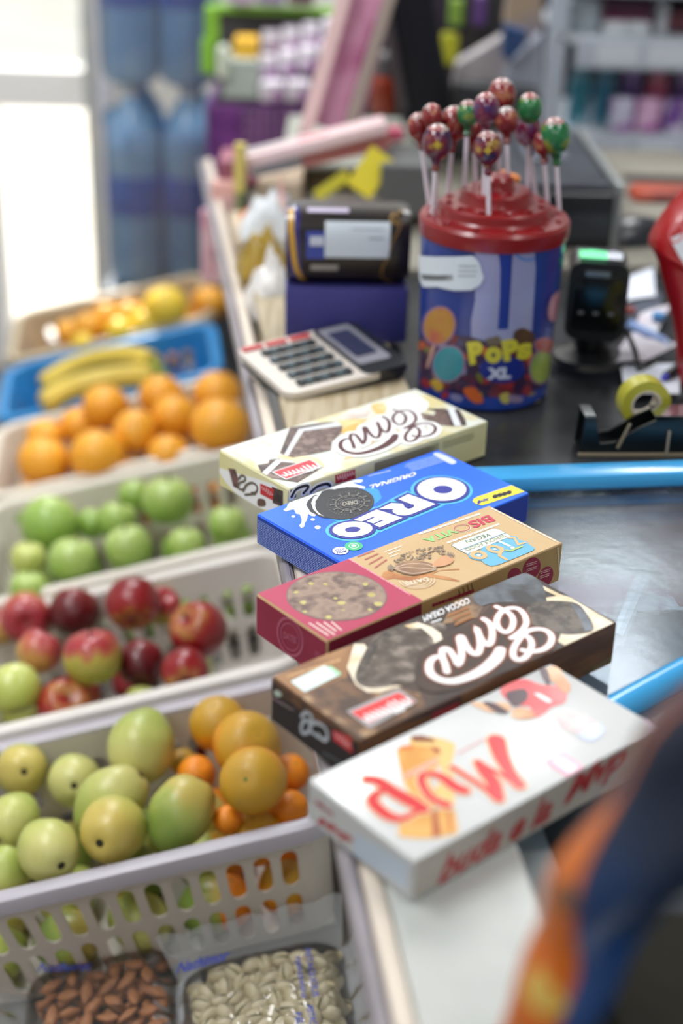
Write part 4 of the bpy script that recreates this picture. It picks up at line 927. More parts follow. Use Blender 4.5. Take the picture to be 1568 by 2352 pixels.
a.lines(M('cfc0a0', r=.6), A6(1440, 600)[0], A6(1460, 980)[0], A6(1465, 598)[0], 1, layer=2, gap=.8)
a.build('side_print', biso.t, 'tan long side with round crimson seals')

# ================= white wafer carton, nearest
WB = M('d3d5d5', c2='d7d9d9', sc=6, r=.3, coat=.35)
mvp = Carton('wafer_box', 'white wafer box with red hand-brushed letters, nearest the shopper', -.0141, .7097, .7063, .2061, .0922, .0292, WB)
RD = M('d9393f', r=.25, coat=.5)
a = Art(mvp.top)
wf = M('e6b062', c2='d99a48', sc=40, r=.3, coat=.5); wf2 = M('ecc47c', r=.3, coat=.5); ww = M('b05a34', r=.3, coat=.5); wb2 = M('8a4a28', r=.3, coat=.5)
a.poly(wf2, B4(705, 205, 720, 150, 860, 155, 980, 190, 1000, 225, 985, 300, 955, 380, 930, 400, 880, 320, 830, 230), 1, True); a.poly(wb2, B4(705, 150, 780, 145, 860, 170, 870, 190, 720, 185), 3)
a.poly(wf, B4(612, 245, 640, 215, 720, 205, 830, 225, 885, 260, 890, 340, 850, 400, 830, 450, 900, 560, 860, 640, 760, 560, 700, 500, 650, 420, 625, 320), 2); a.poly(M('dd7f3e', r=.3), B4(615, 245, 645, 218, 720, 210, 720, 240), 3); a.poly(ww, B4(830, 215, 900, 235, 905, 265, 870, 265), 3)
a.poly(wf, B4(625, 690, 830, 640, 1000, 645, 1020, 760, 1015, 800, 880, 830, 760, 835, 625, 820), 2); a.poly(ww, B4(845, 650, 880, 650, 910, 810, 850, 825), 3); a.poly(M('c98444', r=.3), B4(940, 650, 975, 650, 985, 790, 950, 795), 3)
a.poly(wf2, B4(640, 420, 700, 430, 860, 620, 820, 650, 700, 540), 1); a.poly(wf2, B4(930, 400, 990, 380, 1000, 600, 900, 640, 870, 500), 1)
a.build('wafer_picture', mvp.t, 'picture of golden wafers')
a = Art(mvp.top)
def brush(m, lay, k):
    for pts, w in (((1275, 180, 1310, 290, 1370, 400, 1430, 480), (.009, .0075, .006, .0062)), ((1430, 480, 1330, 420, 1230, 370, 1150, 328), (.005, .003, .0028, .004)), ((1155, 330, 1200, 390, 1260, 470, 1292, 572), (.0045, .0065, .0068, .0052)), ((1292, 572, 1200, 500, 1090, 430, 980, 360), (.005, .0035, .0032, .003)),
                   ((1060, 515, 1000, 490, 920, 430, 850, 405, 790, 412, 775, 450, 800, 510, 850, 570, 945, 612), (.0062, .006, .005, .0042, .0038, .0038, .0038, .0042, .005)),
                   ((418, 440, 490, 455, 600, 530, 700, 585, 790, 640), (.0055, .006, .007, .0075, .006)), ((770, 640, 720, 670, 660, 700, 600, 700, 530, 670, 465, 610, 450, 570, 490, 530, 550, 510), (.004, .003, .004, .0055, .006, .0058, .005, .0038, .003))):
        a.stroke(m, B4(*pts), [x*1.25+k for x in w], lay, sm=True)
brush(M('f3d0a8', r=.3, coat=.5), 4, .0026); brush(RD, 5, 0)
a.lines(M('e79a9c', r=.3), B4(1235, 140)[0], B4(990, 275)[0], B4(1225, 160)[0], 1, layer=2, gap=.7); a.lines(M('f2c0b4', r=.3), B4(890, 285)[0], B4(640, 410)[0], B4(885, 330)[0], 2, layer=4, gap=.7); a.lines(M('f0b4b0', r=.3), B4(475, 330)[0], B4(235, 455)[0], B4(465, 350)[0], 1, layer=2, gap=.7)
a.build('brush_logo', mvp.t, 'red brushed lettering')
a = Art(mvp.top)
SK = M('e3b48c', c2='c98a5e', sc=40, r=.3); HR = M('4a3038', r=.3); PR = M('d9444a', c2='e06a6a', sc=20, r=.3)
a.poly(PR, B5(225, 265, 380, 195, 520, 235, 690, 260, 700, 360, 600, 400, 540, 450, 470, 475, 440, 400, 350, 390, 270, 350), 2, True); a.poly(HR, B5(275, 290, 400, 270, 420, 340, 330, 400, 270, 340), 3, True)
a.poly(SK, B5(560, 120, 640, 100, 690, 170, 740, 250, 700, 300, 600, 210, 560, 190), 3, True); a.poly(HR, B5(510, 130, 560, 120, 590, 220, 560, 235), 4, True)
a.poly(SK, B5(0, 370, 100, 370, 250, 370, 300, 400, 280, 430, 150, 440, 60, 405), 3, True); a.poly(SK, B5(330, 410, 440, 420, 470, 480, 350, 490, 300, 460), 3, True); a.poly(HR, B5(90, 370, 180, 375, 280, 440, 200, 445), 4, True)
a.poly(M('e7cfc4', c2='c9b2b8', sc=60, r=.3), B5(640, 450, 740, 430, 860, 470, 960, 560, 900, 620, 760, 590, 680, 550), 3, True); a.poly(M('b9c2e0', r=.3), B5(800, 600, 960, 530, 980, 600, 900, 655, 830, 640), 4, True)
a.poly(M('fbeeee', r=.3), B5(470, 305, 520, 310, 600, 360, 560, 365), 4, True)
a.build('people_picture', mvp.t, 'small picture of people in red')
a = Art(mvp.top)
PK = M('ea9bb2', r=.3); a.poly(PK, B5(540, 800, 680, 740, 870, 860, 730, 930), 2); a.poly(M('f5e3ee', r=.3), B5(590, 800, 670, 765, 800, 850, 725, 890), 3)
a.build('pink_emblem', mvp.t, 'small pink rectangular emblem')
a = Art(mvp.top); a.poly(M('d9c0e0', r=.3), B5(1265, 465, 1345, 520, 1350, 590, 1300, 600, 1320, 540), 2); a.build('corner_print', mvp.t)
a = Art(mvp.near); mvp.full(a, M('b5afa6', r=.35), mvp.near, 0)  # box white painted greyer for the shaded long side
SD = M('b0393c', r=.35)  # letter red of the top, darkened for the shaded faces
a.text(SD, 'buda e la', (1003, 2035), (1262, 1880), (1012, 1972), 2, .03, .35); a.text(SD, 'Mvp', (1288, 1868), (1430, 1770), (1300, 1795), 2, .04, .4)
a.build('side_lettering', mvp.t, 'red slogan lettering on the long side')
a = Art(mvp.end); mvp.full(a, M('c4c6c7', r=.35), mvp.end, 0)  # box white toned down as shade on the end flap
a.text(SD, 'buda e la', B4(75, 600)[0], B4(190, 690)[0], B4(70, 550)[0], 2, .03, .2); a.text(SD, 'Mvp', B4(80, 740)[0], B4(320, 880)[0], B4(80, 670)[0], 2, .05, .3)
a.poly(M('bccada', r=.4), B4(335, 790, 690, 1000, 680, 1170, 330, 960), 1)
a.build('end_print', mvp.t, 'white end flap with red letters and a pale blue patch')

# ================================================================== LOLLIPOP TUB
JC = Vector((.138, 1.402, 0)); JH = None
JTOP = ony((1130, 560), JC.y-.066).z
def jr(z): return .0640+.0060*max(0, min(1, z/JTOP))
JB = M('16307e', .28, coat=.4, c2='1a3a90', sc=9, name='tub_blue')
t = thing('lollipop_tub', 'blue candy tub with a red stepped lid, holding lollipops', 'tub', JC)
b = MB(); X = Matrix.Translation(JC)
b.lathe([(.001, .001), (.0620, .001), (.0650, .004), (.0650, .016), (jr(.018), .018)]+[(jr(JTOP*i/6), JTOP*i/6) for i in range(1, 7)], JB, 64, X); b.build('tub_body', t, True)
LR_ = M('820b13', .3, coat=.25, name='lid_red'); b = MB(); z0 = JTOP-.004
prof = [(.069, z0-.004), (.0715, z0-.004), (.0725, z0+.002), (.0725, z0+.010), (.070, z0+.0135), (.056, z0+.0145), (.0545, z0+.0165), (.0535, z0+.0235), (.051, z0+.0255), (.036, z0+.0265), (.0345, z0+.029), (.0335, z0+.036), (.031, z0+.038), (.018, z0+.0385), (.0165, z0+.041), (.0155, z0+.048), (.013, z0+.051), (.002, z0+.052)]
b.lathe(prof, LR_, 64, X); lid = b.build('lid', t, True, ang=24)
def lidz(r):
    for (r0, a0), (r1, a1) in zip(prof[3:], prof[4:]):
        if r1 <= r <= r0: return a0+(a1-a0)*(r0-r)/max(1e-6, r0-r1)
    return z0+.0135
b = MB()
for i in range(12):
    for R0 in (.063, .0455):
        q = 2*math.pi*(i+.3)/12; b.lathe([(.0034, 0), (.0036, .0015), (.0022, .002)], LR_, 10, Matrix.Translation(JC+Vector((R0*math.cos(q), R0*math.sin(q), lidz(R0)))))
b.build('stick_sockets', t)
cyl = Cyl(JC, jr)
G1 = crop(4.2378, 940, 500)
def cart(): return Art(cyl)
PM = dict(r=.3, coat=.4)
a = cart(); LAV = M('8f92b8', c2='9aa0c6', sc=9, **PM)
a.poly(LAV, G1(635, 265, 865, 265, 885, 500, 880, 760, 860, 1080, 960, 1080, 1010, 260, 1210, 245, 1225, 500, 1190, 1090, 1150, 1180, 1000, 1190, 740, 1200, 600, 1160, 600, 1000, 640, 800), 2)
a.poly(M('17318c', **PM), G1(850, 240, 985, 240, 985, 600, 940, 1085, 860, 1085, 880, 760, 890, 500), 3)
a.stroke(M('4f7cc0', **PM), G1(985, 290, 1050, 370, 1130, 410, 1210, 400), .0022, 4, sm=True)
a.build('letter_panel', t, 'large pale lettering strokes on the tub')
a = cart(); r = random.Random(5)
a.poly(M('3a2440', c2='6e2a34', c3='2a2348', sc=40, **PM), G1(60, 1180, 300, 1120, 560, 1150, 900, 1220, 1200, 1180, 1430, 1150, 1400, 1700, 1100, 1790, 700, 1800, 300, 1740, 130, 1600), 1)
for i in range(46):
    x, y = r.uniform(120, 1400), r.uniform(1180, 1760); m = M(r.choice(['8c2f3a', '5a2a4c', 'b4552e', '6b6a2e', '7d7ea8', '932d34', '3a2f5c', '9a8a3a']), **PM); a.ell(m, G1(x, y)[0], r.uniform(6, 16), r.uniform(6, 13), r.uniform(0, 90), 2+(i % 3), 12)
a.poly(M('54382a', **PM), G1(1010, 1120, 1100, 1070, 1210, 1140, 1180, 1240, 1040, 1220), 5, True); a.poly(M('6f6148', **PM), G1(740, 1180, 860, 1160, 900, 1220, 780, 1240), 5, True)
a.build('candy_print', t, 'dark print of many wrapped sweets')
a = cart()
for c_, rx, ry, ro_, m1, m2 in ((G1(295, 1050)[0], 34, 42, 15, 'a84a42', 'a7792e'), (G1(385, 1420)[0], 34, 40, 15, '2b9aa8', '237f92'), (G1(1275, 1450)[0], 24, 37, 10, '7f9a48', '9bad52'), (G1(1415, 860)[0], 14, 34, 15, 'b8788c', 'c8a0a0'), (G1(1310, 1240)[0], 22, 16, 0, '9c4238', 'b05a48')):
    a.ell(M('8f6f94', **PM), c_, rx+4, ry+4, ro_, 6, 28); a.ell(M(m1, c2=m2, sc=30, **PM), c_, rx, ry, ro_, 7, 28)
a.stroke(M('c09a92', **PM), G1(250, 1230, 180, 1450), .004, 5); a.poly(M('b8963a', **PM), G1(210, 1600, 280, 1570, 340, 1640, 280, 1690), 7, True); a.poly(M('c5602e', **PM), G1(530, 1660, 640, 1650, 720, 1780, 640, 1800, 560, 1740), 7, True)
a.poly(M('b9b05a', **PM), G1(880, 1720, 960, 1700, 960, 1800, 890, 1790), 7, True); a.poly(M('8a7a9a', **PM), G1(960, 1720, 1090, 1740, 1080, 1790, 980, 1790), 7, True)
a.poly(M('32a08c', **PM), G1(1450, 390, 1520, 400, 1510, 500, 1470, 490), 3)
a.build('lollipop_print', t, 'round lollipop pictures, orange, teal and green')
a = cart(); YP = M('c9c23a', **PM)
a.ell(M('1d2f86', **PM), G1(900, 1470)[0], 52, 32, 0, 7, 30)
for ch, bl, br, tl in (('P', (590, 1430), (735, 1400), (560, 1210)), ('o', (735, 1415), (895, 1410), (735, 1250)), ('P', (915, 1400), (1065, 1370), (890, 1190)), ('s', (1040, 1385), (1180, 1360), (1040, 1225))):
    a.text(YP, ch, G1(*bl)[0], G1(*br)[0], G1(*tl)[0], 9, .07)
a.text(M('c9d0e8', **PM), 'XL', G1(750, 1570)[0], G1(980, 1560)[0], G1(755, 1455)[0], 9, .06)
a.build('name_lettering', t, 'yellow and white lettering')
a = cart(); STK = M('cdd7e2', r=.6)
a.poly(STK, G1(95, 360, 350, 375, 620, 365, 680, 430, 725, 580, 690, 650, 610, 700, 440, 705, 280, 670, 150, 675, 115, 600), 10)
a.poly(M('8c9398', r=.6), G1(130, 545, 430, 550, 430, 605, 140, 605), 11); a.lines(M('55595c', r=.6), G1(140, 600)[0], G1(430, 600)[0], G1(130, 550)[0], 2, layer=12, gap=.7)
a.lines(M('a3adb5', r=.6), G1(480, 580)[0], G1(680, 580)[0], G1(480, 440)[0], 3, layer=11, gap=.35)
a.build('price_sticker', t, 'white price sticker with a barcode')
# ---- lollipops
def wrapper(c1, c2, c3, nm): return M(c1, .24, coat=.6, c2=c2, c3=c3, sc=52, det=2, lo=.42, hi=.70, name=nm)
WR = {'purple': wrapper('2e1044', 'b09a3a', '701228', 'purple_wrapper'), 'red': wrapper('6c0910', 'b88058', '80121a', 'red_wrapper'), 'green': wrapper('085a30', 'a0a23c', '14703e', 'green_wrapper'), 'violet': wrapper('34185a', 'a89ab8', '701236', 'violet_wrapper')}
STM = M('d7cfda', .5, name='paper_stick')
for hx_, hy_, rp, bx_, by_, col, lab, R2 in [
 (1120, 340, 33, 1120, 521, 'purple', 'purple lollipop with a yellow star at the front of the tub', None),
 (1004, 327, 35, 992, 494, 'purple', 'purple and white lollipop at the front left of the tub', None),
 (962, 292, 27, 977, 470, 'red', 'leftmost red lollipop on the tub', None),
 (992, 268, 25, 1003, 452, 'red', 'small red lollipop behind the leftmost one', None),
 (1042, 285, 34, 1028, 444, 'red', 'red lollipop with a cream swirl, left of the centre', None),
 (1074, 262, 26, 1066, 425, 'green', 'green lollipop half hidden behind the red ones', None),
 (1085, 300, 26, 1094, 432, 'red', 'red lollipop behind the purple and white top one', None),
 (1116, 250, 31, 1111, 447, 'violet', 'violet lollipop with white lettering, top centre', None),
 (1152, 220, 33, 1146, 405, 'red', 'highest lollipop, red with a cream cap', None),
 (1163, 278, 27, 1166, 425, 'red', 'dark red lollipop below the highest one', None),
 (1211, 297, 33, 1231, 466, 'violet', 'violet and red lollipop right of the centre', None),
 (1216, 250, 30, 1214, 412, 'green', 'green lollipop with a blue spot, at the back right', None),
 (1274, 313, 36, 1284, 484, 'green', 'bright green lollipop at the right edge of the lid', None),
 (1247, 330, 24, 1260, 455, 'red', 'orange and red lollipop tucked behind the bright green one', None)]:
    # base point: intersection with the lid step whose height fits
    B = None
    for R0 in (.0640, .0455, .0270):
        P = onz((bx_, by_), lidz(R0)); q = (Vector((P.x, P.y, 0))-Vector((JC.x, JC.y, 0))).length
        if B is None or abs(q-R0) < B[1]: B = (P, abs(q-R0), R0)
    P = B[0]; v_ = Vector((P.x-JC.x, P.y-JC.y, 0)); rr0 = v_.length
    if rr0 > .066: P = Vector((JC.x, JC.y, 0))+v_*(.066/rr0)+Vector((0, 0, P.z)); rr0 = .066
    P = Vector((P.x, P.y, lidz(rr0) if rr0 > .014 else z0+.05))
    Hd = ony((hx_, hy_), P.y+.004); R = rp*depth(Hd)/FPX
    t = thing('lollipop', lab, 'lollipop', P, group='lollipops on the tub')
    ax = (Hd-P).normalized(); Xh = Matrix.Translation(Hd) @ ax.to_track_quat('Z', 'Y').to_matrix().to_4x4()
    b = MB(); b.tube([P-ax*.004, Hd], .0022, STM, 8); b.build('stick', t, True)
    b = MB(); b.lathe([(.0025, -R*1.9), (.0045, -R*1.65), (.0032, -R*1.45), (R*.35, -R*1.26)]+[(R*math.sin(th), -R*1.2*math.cos(th)) for th in [math.pi*(.12+.88*i/14) for i in range(15)]], WR[col], 24, Xh); cd_ = b.build('candy', t, True)
    b = MB(); pr = [(R*1.012*math.sin(th), R*1.215*math.cos(th)) for th in (.8, .55, .28, .02)]
    b.lathe(pr, M('b0a8a6', .3, coat=.3, c2='a04848', sc=60, name='wrapper_cap'), 20, Xh); b.build('wrapper_cap', cd_, True)
    b = MB(); fd = (CAM-Hd).normalized(); s_ = (fd-ax*fd.dot(ax)).normalized(); 
    YS = M('b39a30', .3, coat=.3); b.add([Hd+(s_*math.cos(0)*1+ax*0).normalized()*R*1.02]+[Hd+(s_+ax*.34*math.sin(k*.7854)*(.6 if k % 2 else 1)+ax.cross(s_)*.34*math.cos(k*.7854)*(.6 if k % 2 else 1)).normalized()*R*1.035 for k in range(8)], [[0, 1+k, 1+(k+1) % 8] for k in range(8)], YS if col != 'red' else M('c0704a', .3)); b.build('printed_star', cd_) if col in ('purple',) else None
OC = M('e0822a', .5); b = MB(); P = onz((1180, 418), z0+.03); b.box((0, 0, 0), (.024, .012, .006), OC, Matrix.Translation(Vector((P.x, P.y+.055, z0-.0+.022))) @ Matrix.Rotation(.3, 4, 'Y'), bev=.002)
b.build('orange_insert', [o for o in bpy.data.objects if o.name == 'lollipop_tub'][0])

# ================================================================== CALCULATOR
cL, cB, cR = onz((552, 822), .02), onz((662, 915), .014), onz((944, 845), .022)
ex = (cR-cB); lw = ex.length; ex.normalize(); ey = (cL-cB); hw = ey.length; ey = (ey-ex*ey.dot(ex)).normalized(); ez = ex.cross(ey)
KX = Matrix((ex, ey, ez)).transposed().to_4x4(); KX.translation = cB-ez*.014+Vector((.0, -.006, .0055))
t = thing('calculator', 'cream desk calculator with dark keys and a grey display, on the wooden board', 'calculator', KX)
hw = .118
def rrect(x0, y0, x1, y1, r, n=5): return [(cx_+r*math.cos(D(q)), cy_+r*math.sin(D(q))) for cx_, cy_, q0 in ((x1-r, y0+r, -90), (x1-r, y1-r, 0), (x0+r, y1-r, 90), (x0+r, y0+r, 180)) for q in [q0+90*k/n for k in range(n+1)]]
b = MB(); b.prism(rrect(.002, .002, lw-.002, hw-.002, .014), 0, .008, M('26282b', .45), KX); b.build('base', t)
b = MB(); b.prism(rrect(0, 0, lw*.80, hw, .013), .0075, .014, M('d3cbc2', .4, name='calculator_shell'), KX); b.build('shell', t)
b = MB(); b.prism(rrect(lw*.63, .001, lw, hw-.001, .010), .0078, .0155, M('25272c', .3, coat=.4), KX); dpn = b.build('display_panel', t)
b = MB(); b.prism(rrect(lw*.66, .022, lw*.93, hw-.006, .004), .0155, .0162, M('8f8e99', .4), KX); b.build('display_frame', dpn)
b = MB(); b.prism(rrect(lw*.70, .038, lw*.88, hw-.018, .003), .0162, .0167, M('3b4058', .15, coat=.6), KX); b.build('display', dpn)
KD = M('42525a', .45); KK = M('22282c', .45)
for i in range(8):
    for j in range(5):
        if i == 0: continue
        x = .015+(i-1)*(lw*.58-.02)/7+.002; y = .010+j*.0188
        b = MB(); b.box((x+.0055, y+.006, .0155), (.0082, .0102, .005), [KD, KK][(i*3+j) % 2], KX, bev=.0015); b.build('key', t)
        if i % 2: b2 = MB()
for j in range(3):
    b = MB(); b.box((.016+j*.027, hw-.009, .0150), (.023, .0075, .003), M('c4343a', .45), KX, bev=.001); b.build('red_key', t)

# ================================================================== PURPLE BOX + BISCUIT ROLL
PB = M('37367c', .5, c2='3f3f86', sc=9, name='violet_card')
y0_ = onz((790, 786), .0135).y
P0, P1 = ony((650, 785), y0_), ony((928, 780), y0_); zt = ony((650, 657), y0_).z; zb = .0132
X = Matrix.Translation(((P0.x+P1.x)/2, y0_+.035, zb)) @ Matrix.Rotation(D(3), 4, 'Z'); wX = P1.x-P0.x; hX = zt-zb
t = thing('storage_box', 'plain violet box standing under the biscuit roll', 'box', X)
b = MB(); b.box((0, 0, hX/2), (wX, .07, hX), PB, X, bev=.003); b.build('carton_body', t, True)
b = MB(); b.box((0, 0, hX+.0006), (wX*.97, .066, .001), M('2c2b66', .5), X); b.box((wX/2+.0004, 0, hX/2), (.0008, .064, hX*.94), M('2f2e6a', .5), X); b.build('closing_flaps', t)
P0, P1 = ony((652, 600), y0_), ony((938, 600), y0_); wR = P1.x-P0.x
zt2 = ony((700, 470), y0_+.03).z; rz = (zt2-zt)/2; ry = .036
X = Matrix.Translation(((P0.x+P1.x)/2, y0_+.036, zt+.0012)) @ Matrix.Rotation(D(3), 4, 'Z')
t = thing('biscuit_roll', 'dark brown and violet wrapped roll of biscuits with a white sticker, on the violet box', 'biscuits', X)
def roll(u, q, k=0.):
    e = .62; c, s_ = math.cos(q), math.sin(q); sh = 1-.07*max(0, abs(u-.5)*2-.86)/.14
    return X @ Vector(((u-.5)*wR, (ry+k)*sh*math.copysign(abs(c)**e, c), rz+(rz+k)*sh*math.copysign(abs(s_)**e, s_)))
DB = M('161011', .35, coat=.3, c2='221813', sc=14, name='dark_wrap')
b = MB(); b.grid(lambda u, v: roll(u, 2*math.pi*v), 26, 40, DB)
for uu in (0, 1):
    vs = [roll(uu, 2*math.pi*k/40) for k in range(40)]; b.add(vs, [list(range(40))], M('1c1a3e', .35))
b.build('wrapper', t, True, ang=60)
def rollpatch(m, u0, u1, q0, q1, k, nm, lab=None, fn=None, nu=14, nv=14):
    b = MB(); b.grid(lambda a_, c_: roll(u0+(u1-u0)*a_+(fn(c_) if fn else 0), q0+(q1-q0)*c_, k), nu, nv, m); o = b.build(nm, t, True)
    if lab: o['label'] = lab
F = math.pi
rollpatch(M('2a2470', .3, coat=.5), .0, .11, F*.55, F*1.42, .0006, 'violet_end_band', 'violet band at the left end', lambda c: .10*max(0, c-.45))
rollpatch(M('c79a2c', .35, coat=.4), .10, .145, F*.6, F*1.42, .0010, 'gold_arc', 'golden arc', lambda c: -.085+.26*max(0, c-.35)**1.3)
rollpatch(M('d3dee8', .6), .31, .83, F*.80, F*1.02, .0018, 'white_sticker', 'white paper sticker')
rollpatch(M('aeb7c0', .6), .52, .78, F*.87, F*.885, .0022, 'sticker_print'); rollpatch(M('aeb7c0', .6), .66, .78, F*.94, F*.955, .0022, 'sticker_print')
rollpatch(M('b9b0c8', .4), .17, .50, F*.60, F*.68, .0012, 'top_lettering', 'pale lettering band on the top')
rollpatch(M('3a4aa0', .4), .16, .31, F*.90, F*1.03, .0012, 'round_logo', 'blue logo left of the sticker', None); rollpatch(M('c8cede', .4), .19, .30, F*.94, F*.99, .0020, 'logo_lettering')
rollpatch(M('a39d98', .4), .20, .42, F*1.07, F*1.12, .0012, 'lettering_line'); rollpatch(M('6a4f22', .4), .68, .90, F*1.36, F*1.40, .0012, 'gold_line')
b = MB()
b.tube([roll(.84+.07*math.sin(k*.5), F*(.66+.72*k/14), .001) for k in range(15)], .0011, M('7c5a24', .4), 5); b.tube([roll(.88+.05*math.cos(k*.6), F*(.62+.2*k/8), .001) for k in range(9)], .0014, M('9c7a34', .4), 5); b.build('gold_swirl', t, True)

# ================================================================== BARCODE SCANNER ON STAND
sy = 1.44
S0, S1 = ony((1302, 760), sy), ony((1438, 760), sy); zc = ony((1370, 780), sy).z; ztp = ony((1370, 610), sy).z
X = Matrix.Translation(((S0.x+S1.x)/2, sy+.028, 0)) @ Matrix.Rotation(D(-6), 4, 'Z'); w2 = (S1.x-S0.x)
BK = M('141517', .35, coat=.3, name='black_plastic')
t = thing('barcode_scanner', 'black barcode scanner on a stand with a green light on top', 'scanner', X)
b = MB(); hh = ztp-zc+.004
b.prism(rrect(-w2/2, 0, w2/2, hh, .013, 6), -.026, .026, BK, X @ Matrix.Translation((0, 0, zc-.002)) @ Matrix.Rotation(D(90), 4, 'X')); b.build('housing', t)
b = MB(); b.prism(rrect(-w2*.40, hh*.12, w2*.40, hh*.80, .006, 4), .026, .0275, M('0b0c0e', .08, coat=1.), X @ Matrix.Translation((0, 0, zc-.002)) @ Matrix.Rotation(D(90), 4, 'X')); b.build('scan_window', t)
def scanarc(m, nm, a0, a1, lab=None, em=False):
    b = MB(); 
    def g(u, v): x = (-w2*.36+w2*.72*(a0+(a1-a0)*u)); return X @ Vector((x, -.020+.030*v*(1-.15*abs(2*u-1)), zc+hh-.0005+.0028*math.sin(math.pi*v)+.0012))
    b.grid(g, 10, 8, m); o = b.build(nm, t, True)
    if lab: o['label'] = lab
scanarc(M('56e296', .4, emit=.55), 'status_light', .0, .66, 'lit green status light'); scanarc(M('b6bccb', .35), 'trigger_button', .64, 1., 'grey button beside the light')
b = MB()
for k in (-.25, 0, .25): b.box((w2*k, -.0282, zc+hh*.34), (w2*.09, .001, .003), M('6c6e72', .4), X)
b.box((-.002, -.0282, zc+hh*.84), (w2*.42, .001, .006), M('c8ccd2', .2, 1.), X, bev=.0004)
b.build('front_marks', t)
b = MB(); b.tube([X @ Vector((0, .004, .012)), X @ Vector((0, .004, zc*.5)), X @ Vector((0, 0, zc+.004))], [.021, .0165, .022], BK, 16); b.build('stand_neck', t, True)
b = MB(); b.lathe([(.001, .0085), (.034, .0085), (.040, .010), (.038, .016), (.02, .022), (.002, .023)], BK, 32, X); b.build('stand_base', t, True)
b = MB(); b.tube([X @ Vector(p) for p in ((.012, .012, .02), (.035, -.005, .045), (.044, -.02, .03), (.05, -.03, .012), (.07, .0, .0115), (.06, .06, .0115))], .003, BK, 8); b.build('cable', t, True)

# ================================================================== TAPE DISPENSER
P = onz((1455, 985), .02); X = Matrix.Translation((P.x, P.y, 0)) @ Matrix.Rotation(D(4), 4, 'Z')
t = thing('tape_dispenser', 'black tape dispenser on the dark glass with a metal edge', 'dispenser', X)
b = MB(); pr = [(-.052, .004), (-.05, .038), (-.041, .038), (-.034, .012), (-.020, .014), (.0, .028), (.016, .036), (.056, .039), (.060, .004)]
for yy in (-.014, .012): b.prism([(x, z) for x, z in pr], 0, .003, M('0c1112', .3, coat=.4), X @ Matrix.Translation((0, yy, 0)) @ Matrix.Rotation(D(90), 4, 'X'))
b.box((.003, -.002, .0035), (.108, .028, .004), M('0c1112', .3), X); b.build('frame', t)
b = MB(); b.box((.003, -.018, .0022), (.114, .003, .0024), M('8c806a', .45), X); b.box((-.020, -.0185, .015), (.0022, .002, .026), M('8c806a', .45), X @ Matrix.Rotation(.35, 4, 'Y')); b.box((.028, -.0185, .014), (.002, .002, .024), M('a29a8c', .4), X); b.build('pale_edging', t)
b = MB(); b.box((.034, -.002, .039), (.040, .026, .001), M('c9cdd2', .12, 1.), X, bev=.0003); b.build('metal_strip', t)
b = MB(); b.box((-.0455, -.002, .0388), (.010, .026, .001), M('c9cdd2', .12, 1.), X); b.build('cutter', t)
P = onz((1478, 930), .034); Xr = Matrix.Translation((P.x, P.y+.004, .036)) @ Matrix.Rotation(D(8), 4, 'Z') @ Matrix.Rotation(D(90), 4, 'X')
t = thing('tape_roll', 'roll of yellowish clear tape standing in the black dispenser', 'tape', Xr)
b = MB()
def ringm(r0, r1, h, m, n=36):
    vs = []; fs = []
    for k in range(n):
        q = 2*math.pi*k/n; c, s_ = math.cos(q), math.sin(q); vs += [Xr @ Vector((r*c, r*s_, z)) for r, z in ((r0, -h), (r1, -h), (r1, h), (r0, h))]
    for k in range(n):
        for j in range(4): fs.append([k*4+j, ((k+1) % n)*4+j, ((k+1) % n)*4+(j+1) % 4, k*4+(j+1) % 4])
    b.add(vs, fs, m)
ringm(.0145, .0235, .0095, M('b6b23c', .3, coat=.5)); b.build('tape_winding', t, True, ang=50)
b = MB(); ringm(.0125, .0146, .0097, M('cfc8b8', .7)); b.build('core', t, True, ang=50)

# ================================================================== PAPERS, PEN, PHONE BITS ON THE DESK
def sheet(px, name, label, cat, m, z, cur=.0015, dz=0.):
    """thin paper with 4 pixel corners lying at height z"""
    C4 = [onz(p, z) for p in px]; b = MB()
    for s_ in (0, .0004):
        b.grid(lambda u, v: (C4[0]*(1-u)+C4[1]*u)*(1-v)+(C4[3]*(1-u)+C4[2]*u)*v+Vector((0, 0, s_+cur*math.sin(math.pi*u)*abs(math.sin(2.3*v+.4))+dz*v)), 10, 8, m)
    return solo(b, name, label, cat, smooth=True)
PW = M('d6dcea', .7, c2='dfe3ee', sc=8, name='paper')
sheet([(1440, 690), (1505, 680), (1500, 615), (1432, 640)], 'paper_slip', 'white slip of paper on the desk between scanner and red bag', 'paper', PW, .012, .001)
sheet([(1435, 905), (1560, 905), (1560, 835), (1425, 840)], 'paper_sheet', 'white sheet of paper beside the black and blue pen', 'paper', PW, .0105, .001)
sheet([(1395, 835), (1480, 830), (1560, 790), (1440, 775)], 'receipt', 'curled receipt on the desk right of the scanner stand', 'paper', M('c9c5cf', .7), .016, .004)
sheet([(1440, 790), (1500, 780), (1540, 700), (1470, 720)], 'leaflet', 'pale pinkish leaflet with a blue dot', 'paper', M('ccc0ca', .6, c2='d0d4de', sc=30), .013, .003)
sheet([(1440, 740), (1520, 715), (1515, 668), (1436, 705)], 'note_pad', 'dark blue-grey pad under the white slip', 'pad', M('3c4557', .5), .009, .001)
def capsule(p0, p1, r, m, name, label, cat, tip=None, z=None):
    A, B = onz(p0, z or r+.011), onz(p1, z or r+.011); t = thing(name, label, cat, A)
    b = MB(); b.tube([A, A.lerp(B, .04), A.lerp(B, .96), B], [r*.7, r, r, r*.7], m, 12); b.build('barrel', t, True)
    if tip: b = MB(); b.tube([B, B+(B-A).normalized()*.006], [r*.75, r*.5], tip, 10); b.build('tip', t, True)
capsule((1568, 835), (1528, 865), .005, M('1b1c22', .35), 'marker_pen', 'black marker pen with a blue tip on the white sheet', 'pen', M('2a2fb4', .4))
